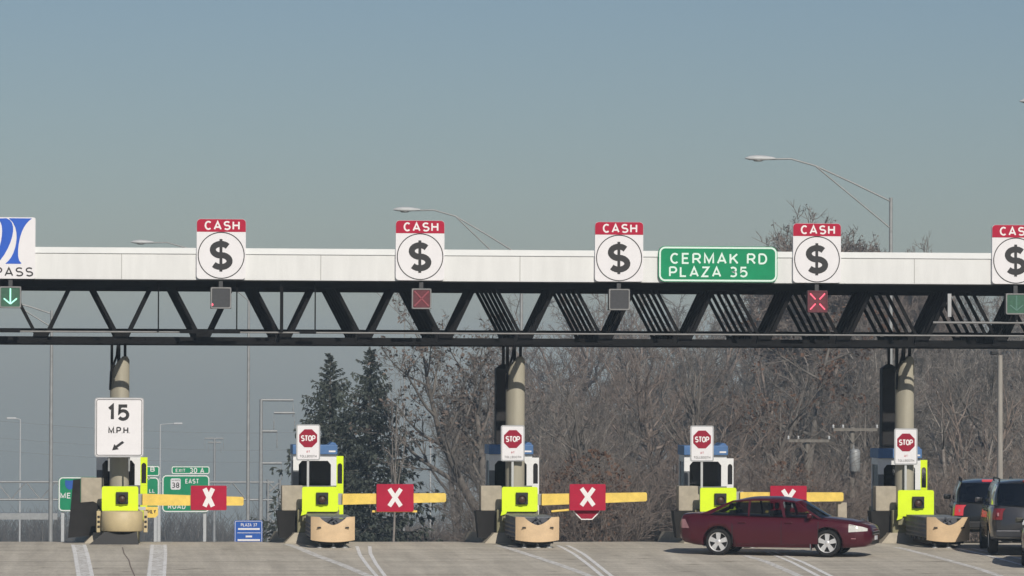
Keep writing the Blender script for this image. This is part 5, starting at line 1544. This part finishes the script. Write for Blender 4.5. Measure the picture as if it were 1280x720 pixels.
place('brown_leafed_tree', 'bare tree still holding dark rusty brown leaves, above the maroon sedan', 'tree',
      tree_ms(wd, lf, 'bark2', 'deadleaf'), p.x, yy, 1.0, 0.0)
# the grey brown wood
k = 0
LB = 'bare leafless grey brown tree in the wood behind the toll lanes'
rows = [(212, 590, 1330, 9, 455), (245, 585, 1345, 12, 400), (285, 560, 1350, 13, 368), (330, 575, 1360, 17, 340), (390, 600, 1370, 16, 338)]   # distance, span, count, photo row of the tops
for (yy, pa, pb, n, H) in rows:
    for i in range(n):
        px = pa + (pb - pa) * (i + rnd.uniform(.1, .9)) / n
        y = yy + rnd.uniform(-14, 14)
        if px < 1010 and rnd.random() < .36: continue
        p = W(px, 600, y)
        hs = (W(px, H, y).z - gz(y)) * rnd.uniform(.80, 1.03) / top_of(PROTO[k % 8])
        if px < 660: hs *= .86
        place('bare_tree', LB, 'tree', PROTO[k % 8], p.x, y, (hs * .95, hs * .95, hs), rnd.random() * 6.28, 'bare trees behind the canopy')
        k += 1
for q_, (px, yy, py, sd_, ln_, lab) in enumerate([(742, 196, 440, 51, .14, 'bare tree with strong dark limbs right of the middle column'), (862, 192, 420, 52, -.16, 'bare tree with strong dark limbs behind the stop board near the sedan'),
        (938, 205, 430, 53, .12, 'bare tree with strong dark limbs above the rear of the sedan'), (1078, 190, 470, 54, -.10, 'bare tree with a dark leaning stem beside the transformer pole'), (1190, 198, 450, 55, .2, 'bare pale stemmed tree leaning right of the rightmost column')]):
    wd, lf = bare_mesh(sd_, 12.0, lean=ln_, fork=2, dens=.72, first=.3, spread=.95, tr=.030)
    ms = tree_ms(wd, lf, 'bark' if q_ == 4 else 'bark2')
    p = W(px, 600, yy); k_ = (W(px, py, yy).z - gz(yy)) / top_of(ms)
    place('bare_tree', lab, 'tree', ms, p.x, yy, k_, 0.0, 'bare trees behind the canopy')
LS = 'tangled leafless brown shrub at the foot of the wood'
for i in range(46):
    px = 640 + 690 * (i + rnd.random()) / 46; y = rnd.choice((185, 200, 235, 260)) + rnd.uniform(-6, 6)
    p = W(px, 600, y); sc = rnd.uniform(.8, 1.3) * (1.25 if y > 220 else 1)
    place('shrub', LS, 'shrub', [('stems', SHR[i % 4])], p.x, y, (sc * 1.1, sc * 1.1, sc), rnd.random() * 6.28, 'leafless shrubs')
for i in range(10):
    px = 470 + 120 * (i + rnd.random()) / 10; y = 250 + rnd.uniform(-10, 10)
    p = W(px, 600, y); sc = rnd.uniform(.45, .75)
    place('shrub', 'low leafless grey shrub between the second spruce and the middle column', 'shrub', [('stems', SHR[i % 4])], p.x, y, sc, rnd.random() * 6.28, 'low shrubs between spruce and column')
# reddish oak scrub
def leafy(seed, H, w, n):
    r_ = random.Random(seed); mb = MB()
    for _ in range(n):
        u = r_.random(); a = r_.random() * 6.28; rr = w * .5 * math.sqrt(r_.random()) * math.sin(math.pi * (.18 + .75 * u))
        c = Vector((rr * math.cos(a), rr * math.sin(a), H * (.12 + .9 * u)))
        if noise.noise(c * 1.1 + Vector((seed, 0, 0))) < -.05: continue
        A = Vector((r_.gauss(0, 1), r_.gauss(0, 1), r_.gauss(0, 1))).normalized() * r_.uniform(.05, .10)
        B = A.cross(Vector((r_.gauss(0, 1), r_.gauss(0, 1), r_.gauss(0, 1)))).normalized() * r_.uniform(.04, .08)
        mb.add([c - A, c + B, c + A, c - B], [(0, 1, 2, 3)])
    return mb
for (px, yy, sc, lab) in ((738, 178, .92, 'rusty leaved scrub oak above the X board with the stop plate'), (702, 180, .78, 'smaller rusty leaved scrub oak just left of the X board with the stop plate'), (985, 182, .85, 'low rusty leaved scrub oak behind the roof of the sedan')):
    p = W(px, 600, yy)
    place('scrub_oak', lab, 'shrub', [('stems', SHR[0]), ('leaves', mesh_of(leafy(int(px), 4.2, 4.2, 1700), 'leaves', 'deadleaf'))], p.x, yy, sc * 1.15, 1.0)
# spruces
def spruce_mesh(seed, H, Rb):
    rnd = random.Random(seed); wood, nd = MB(), MB()
    wood.path([(0, 0, -.4), (0, 0, H * .5), (0, 0, H)], [H * .018, H * .011, .012], n=8)
    z = H * .05
    def clump(c, d, s):
        for _ in range(3):
            a = (d + Vector((rnd.gauss(0, .45), rnd.gauss(0, .45), rnd.gauss(-.25, .35)))).normalized() * s * rnd.uniform(.7, 1.3)
            b = a.cross(Vector((rnd.gauss(0, 1), rnd.gauss(0, 1), rnd.gauss(0, 1)))).normalized() * s * .22
            nd.add([c - a * .25, c + a * .35 + b, c + a, c + a * .35 - b], [(0, 1, 2, 3)])
    while z < H * .985:
        f = 1 - z / H
        L0 = Rb * f + .05
        cnt = max(4, int(4 + 5 * f))
        a0 = rnd.random() * 6.28
        for k in range(cnt):
            a = a0 + 6.283 * k / cnt + rnd.uniform(-.4, .4)
            L = L0 * rnd.choice((.45, .7, .85, .95, 1.05, 1.2, 1.42)) * rnd.uniform(.9, 1.08)
            h = Vector((math.cos(a), math.sin(a), 0)); side = Vector((-h.y, h.x, 0))
            rise = .45 * (1 - f) ** 2 - .34 * f
            p0 = Vector((0, 0, z + rnd.uniform(-.12, .12))); m = 7
            pts = [p0 + h * (L * t) + Vector((0, 0, L * (rise * t + .26 * t ** 3 * f))) for t in [i / m for i in range(m + 1)]]
            wood.path(pts, [max(.006, .022 * f * (1 - .8 * i / m)) + .004 for i in range(m + 1)], n=4)
            for i in range(1, m + 1):
                t = i / m
                wdt = L * .26 * (1 - abs(t - .5))
                for s_ in (-1, 1):
                    for _ in range(2 if (f > .3 and t > .3) else 1):
                        c = pts[i] + side * (s_ * wdt * rnd.uniform(.1, .9)) + Vector((0, 0, -rnd.uniform(0, .10)))
                        clump(c, (h * .8 + side * s_ * .7 + Vector((0, 0, -.35))).normalized(), .10 + .15 * f)
                clump(pts[i], h, .12 + .10 * f)
                if f > .12 and t > .35: clump(pts[i] + Vector((0, 0, -.10 - .14 * rnd.random())), (h * .3 + Vector((0, 0, -1))).normalized(), .23)
        z += H * (.015 + .016 * f)
    return wood, nd
for (px, pyt, yy, Rb, seed, lab) in ((413, 441, 215, 3.6, 5, 'left and slightly shorter of the two dark spruces'), (463, 433, 208, 4.1, 8, 'right and taller of the two dark spruces')):
    p = W(px, pyt, yy); H = p.z - gz(yy) + .1
    wd, nd = spruce_mesh(seed, H, Rb)
    place('spruce_tree', lab, 'tree', [('trunk', mesh_of(wd, 'trunk', 'bark2')), ('foliage', mesh_of(nd, 'foliage', 'needle'))], p.x, yy, 1.0, rnd.random() * 6.28, 'spruces')
wd, lf = bare_mesh(41, 10.0, fork=1, lean=.03, dens=.75, spread=.55)
yy = 200; p = W(492, 600, yy)
place('bare_tree', 'slim bare sapling rising just right of the taller spruce', 'tree', tree_ms(wd, lf, 'bark'), p.x, yy, (.3, .3, .80), 0.6, 'bare trees behind the canopy')
# far wood that reads as one mass, and far brush at the left
def mass(name, pa, pb, Y, n, H, seed, m):
    r_ = random.Random(seed); mb = MB()
    for i in range(n):
        px = pa + (pb - pa) * r_.random(); y = Y + r_.uniform(-25, 25); p = W(px, 600, y); zb = gz(y)
        h = H * r_.uniform(.6, 1.1)
        for c in range(95):
            a = r_.random() * 6.28; b = Vector((p.x + r_.gauss(0, h * .16), y + r_.gauss(0, 1.5), zb + h * r_.uniform(.0, .7)))
            d = Vector((math.cos(a) * .5, math.sin(a) * .5, r_.uniform(.3, 1.2))).normalized()
            e = b + d * h * r_.uniform(.15, .42)
            mb.path([b, b.lerp(e, .5) + Vector((r_.gauss(0, .08), 0, 0)), e], [.032, .022, .008], n=3)
        mb.path([(p.x, y, zb - .3), (p.x + r_.gauss(0, .3), y, zb + h * .9)], [.13, .02], n=4)
    return tag(mb.build(name, m), kind='stuff')
tag(mass('far_wood', 640, 1380, 450, 120, 17, 9, 'bark'), 'far leafless wood that fills the gaps between the nearer trees')
mass('far_brush', -80, 640, 520, 230, 8.5, 10, 'bark2')

# ------------------------------------------------------------------ haze
hz = MB(); hz.box(-590, 690, -55, 1690, gz(1690) - 1.2, 26)
hm = bpy.data.materials.new('haze_air'); hm.use_nodes = True
nt = hm.node_tree; nt.nodes.clear()
o_ = nt.nodes.new('ShaderNodeOutputMaterial'); v_ = nt.nodes.new('ShaderNodeVolumePrincipled')
v_.inputs['Color'].default_value = (0.66, 0.84, 1.0, 1); v_.inputs['Density'].default_value = 0.0005; v_.inputs['Anisotropy'].default_value = 0.0
nt.links.new(v_.outputs[0], o_.inputs['Volume'])
M['haze'] = hm
tag(hz.build('haze', 'haze'), kind='stuff')
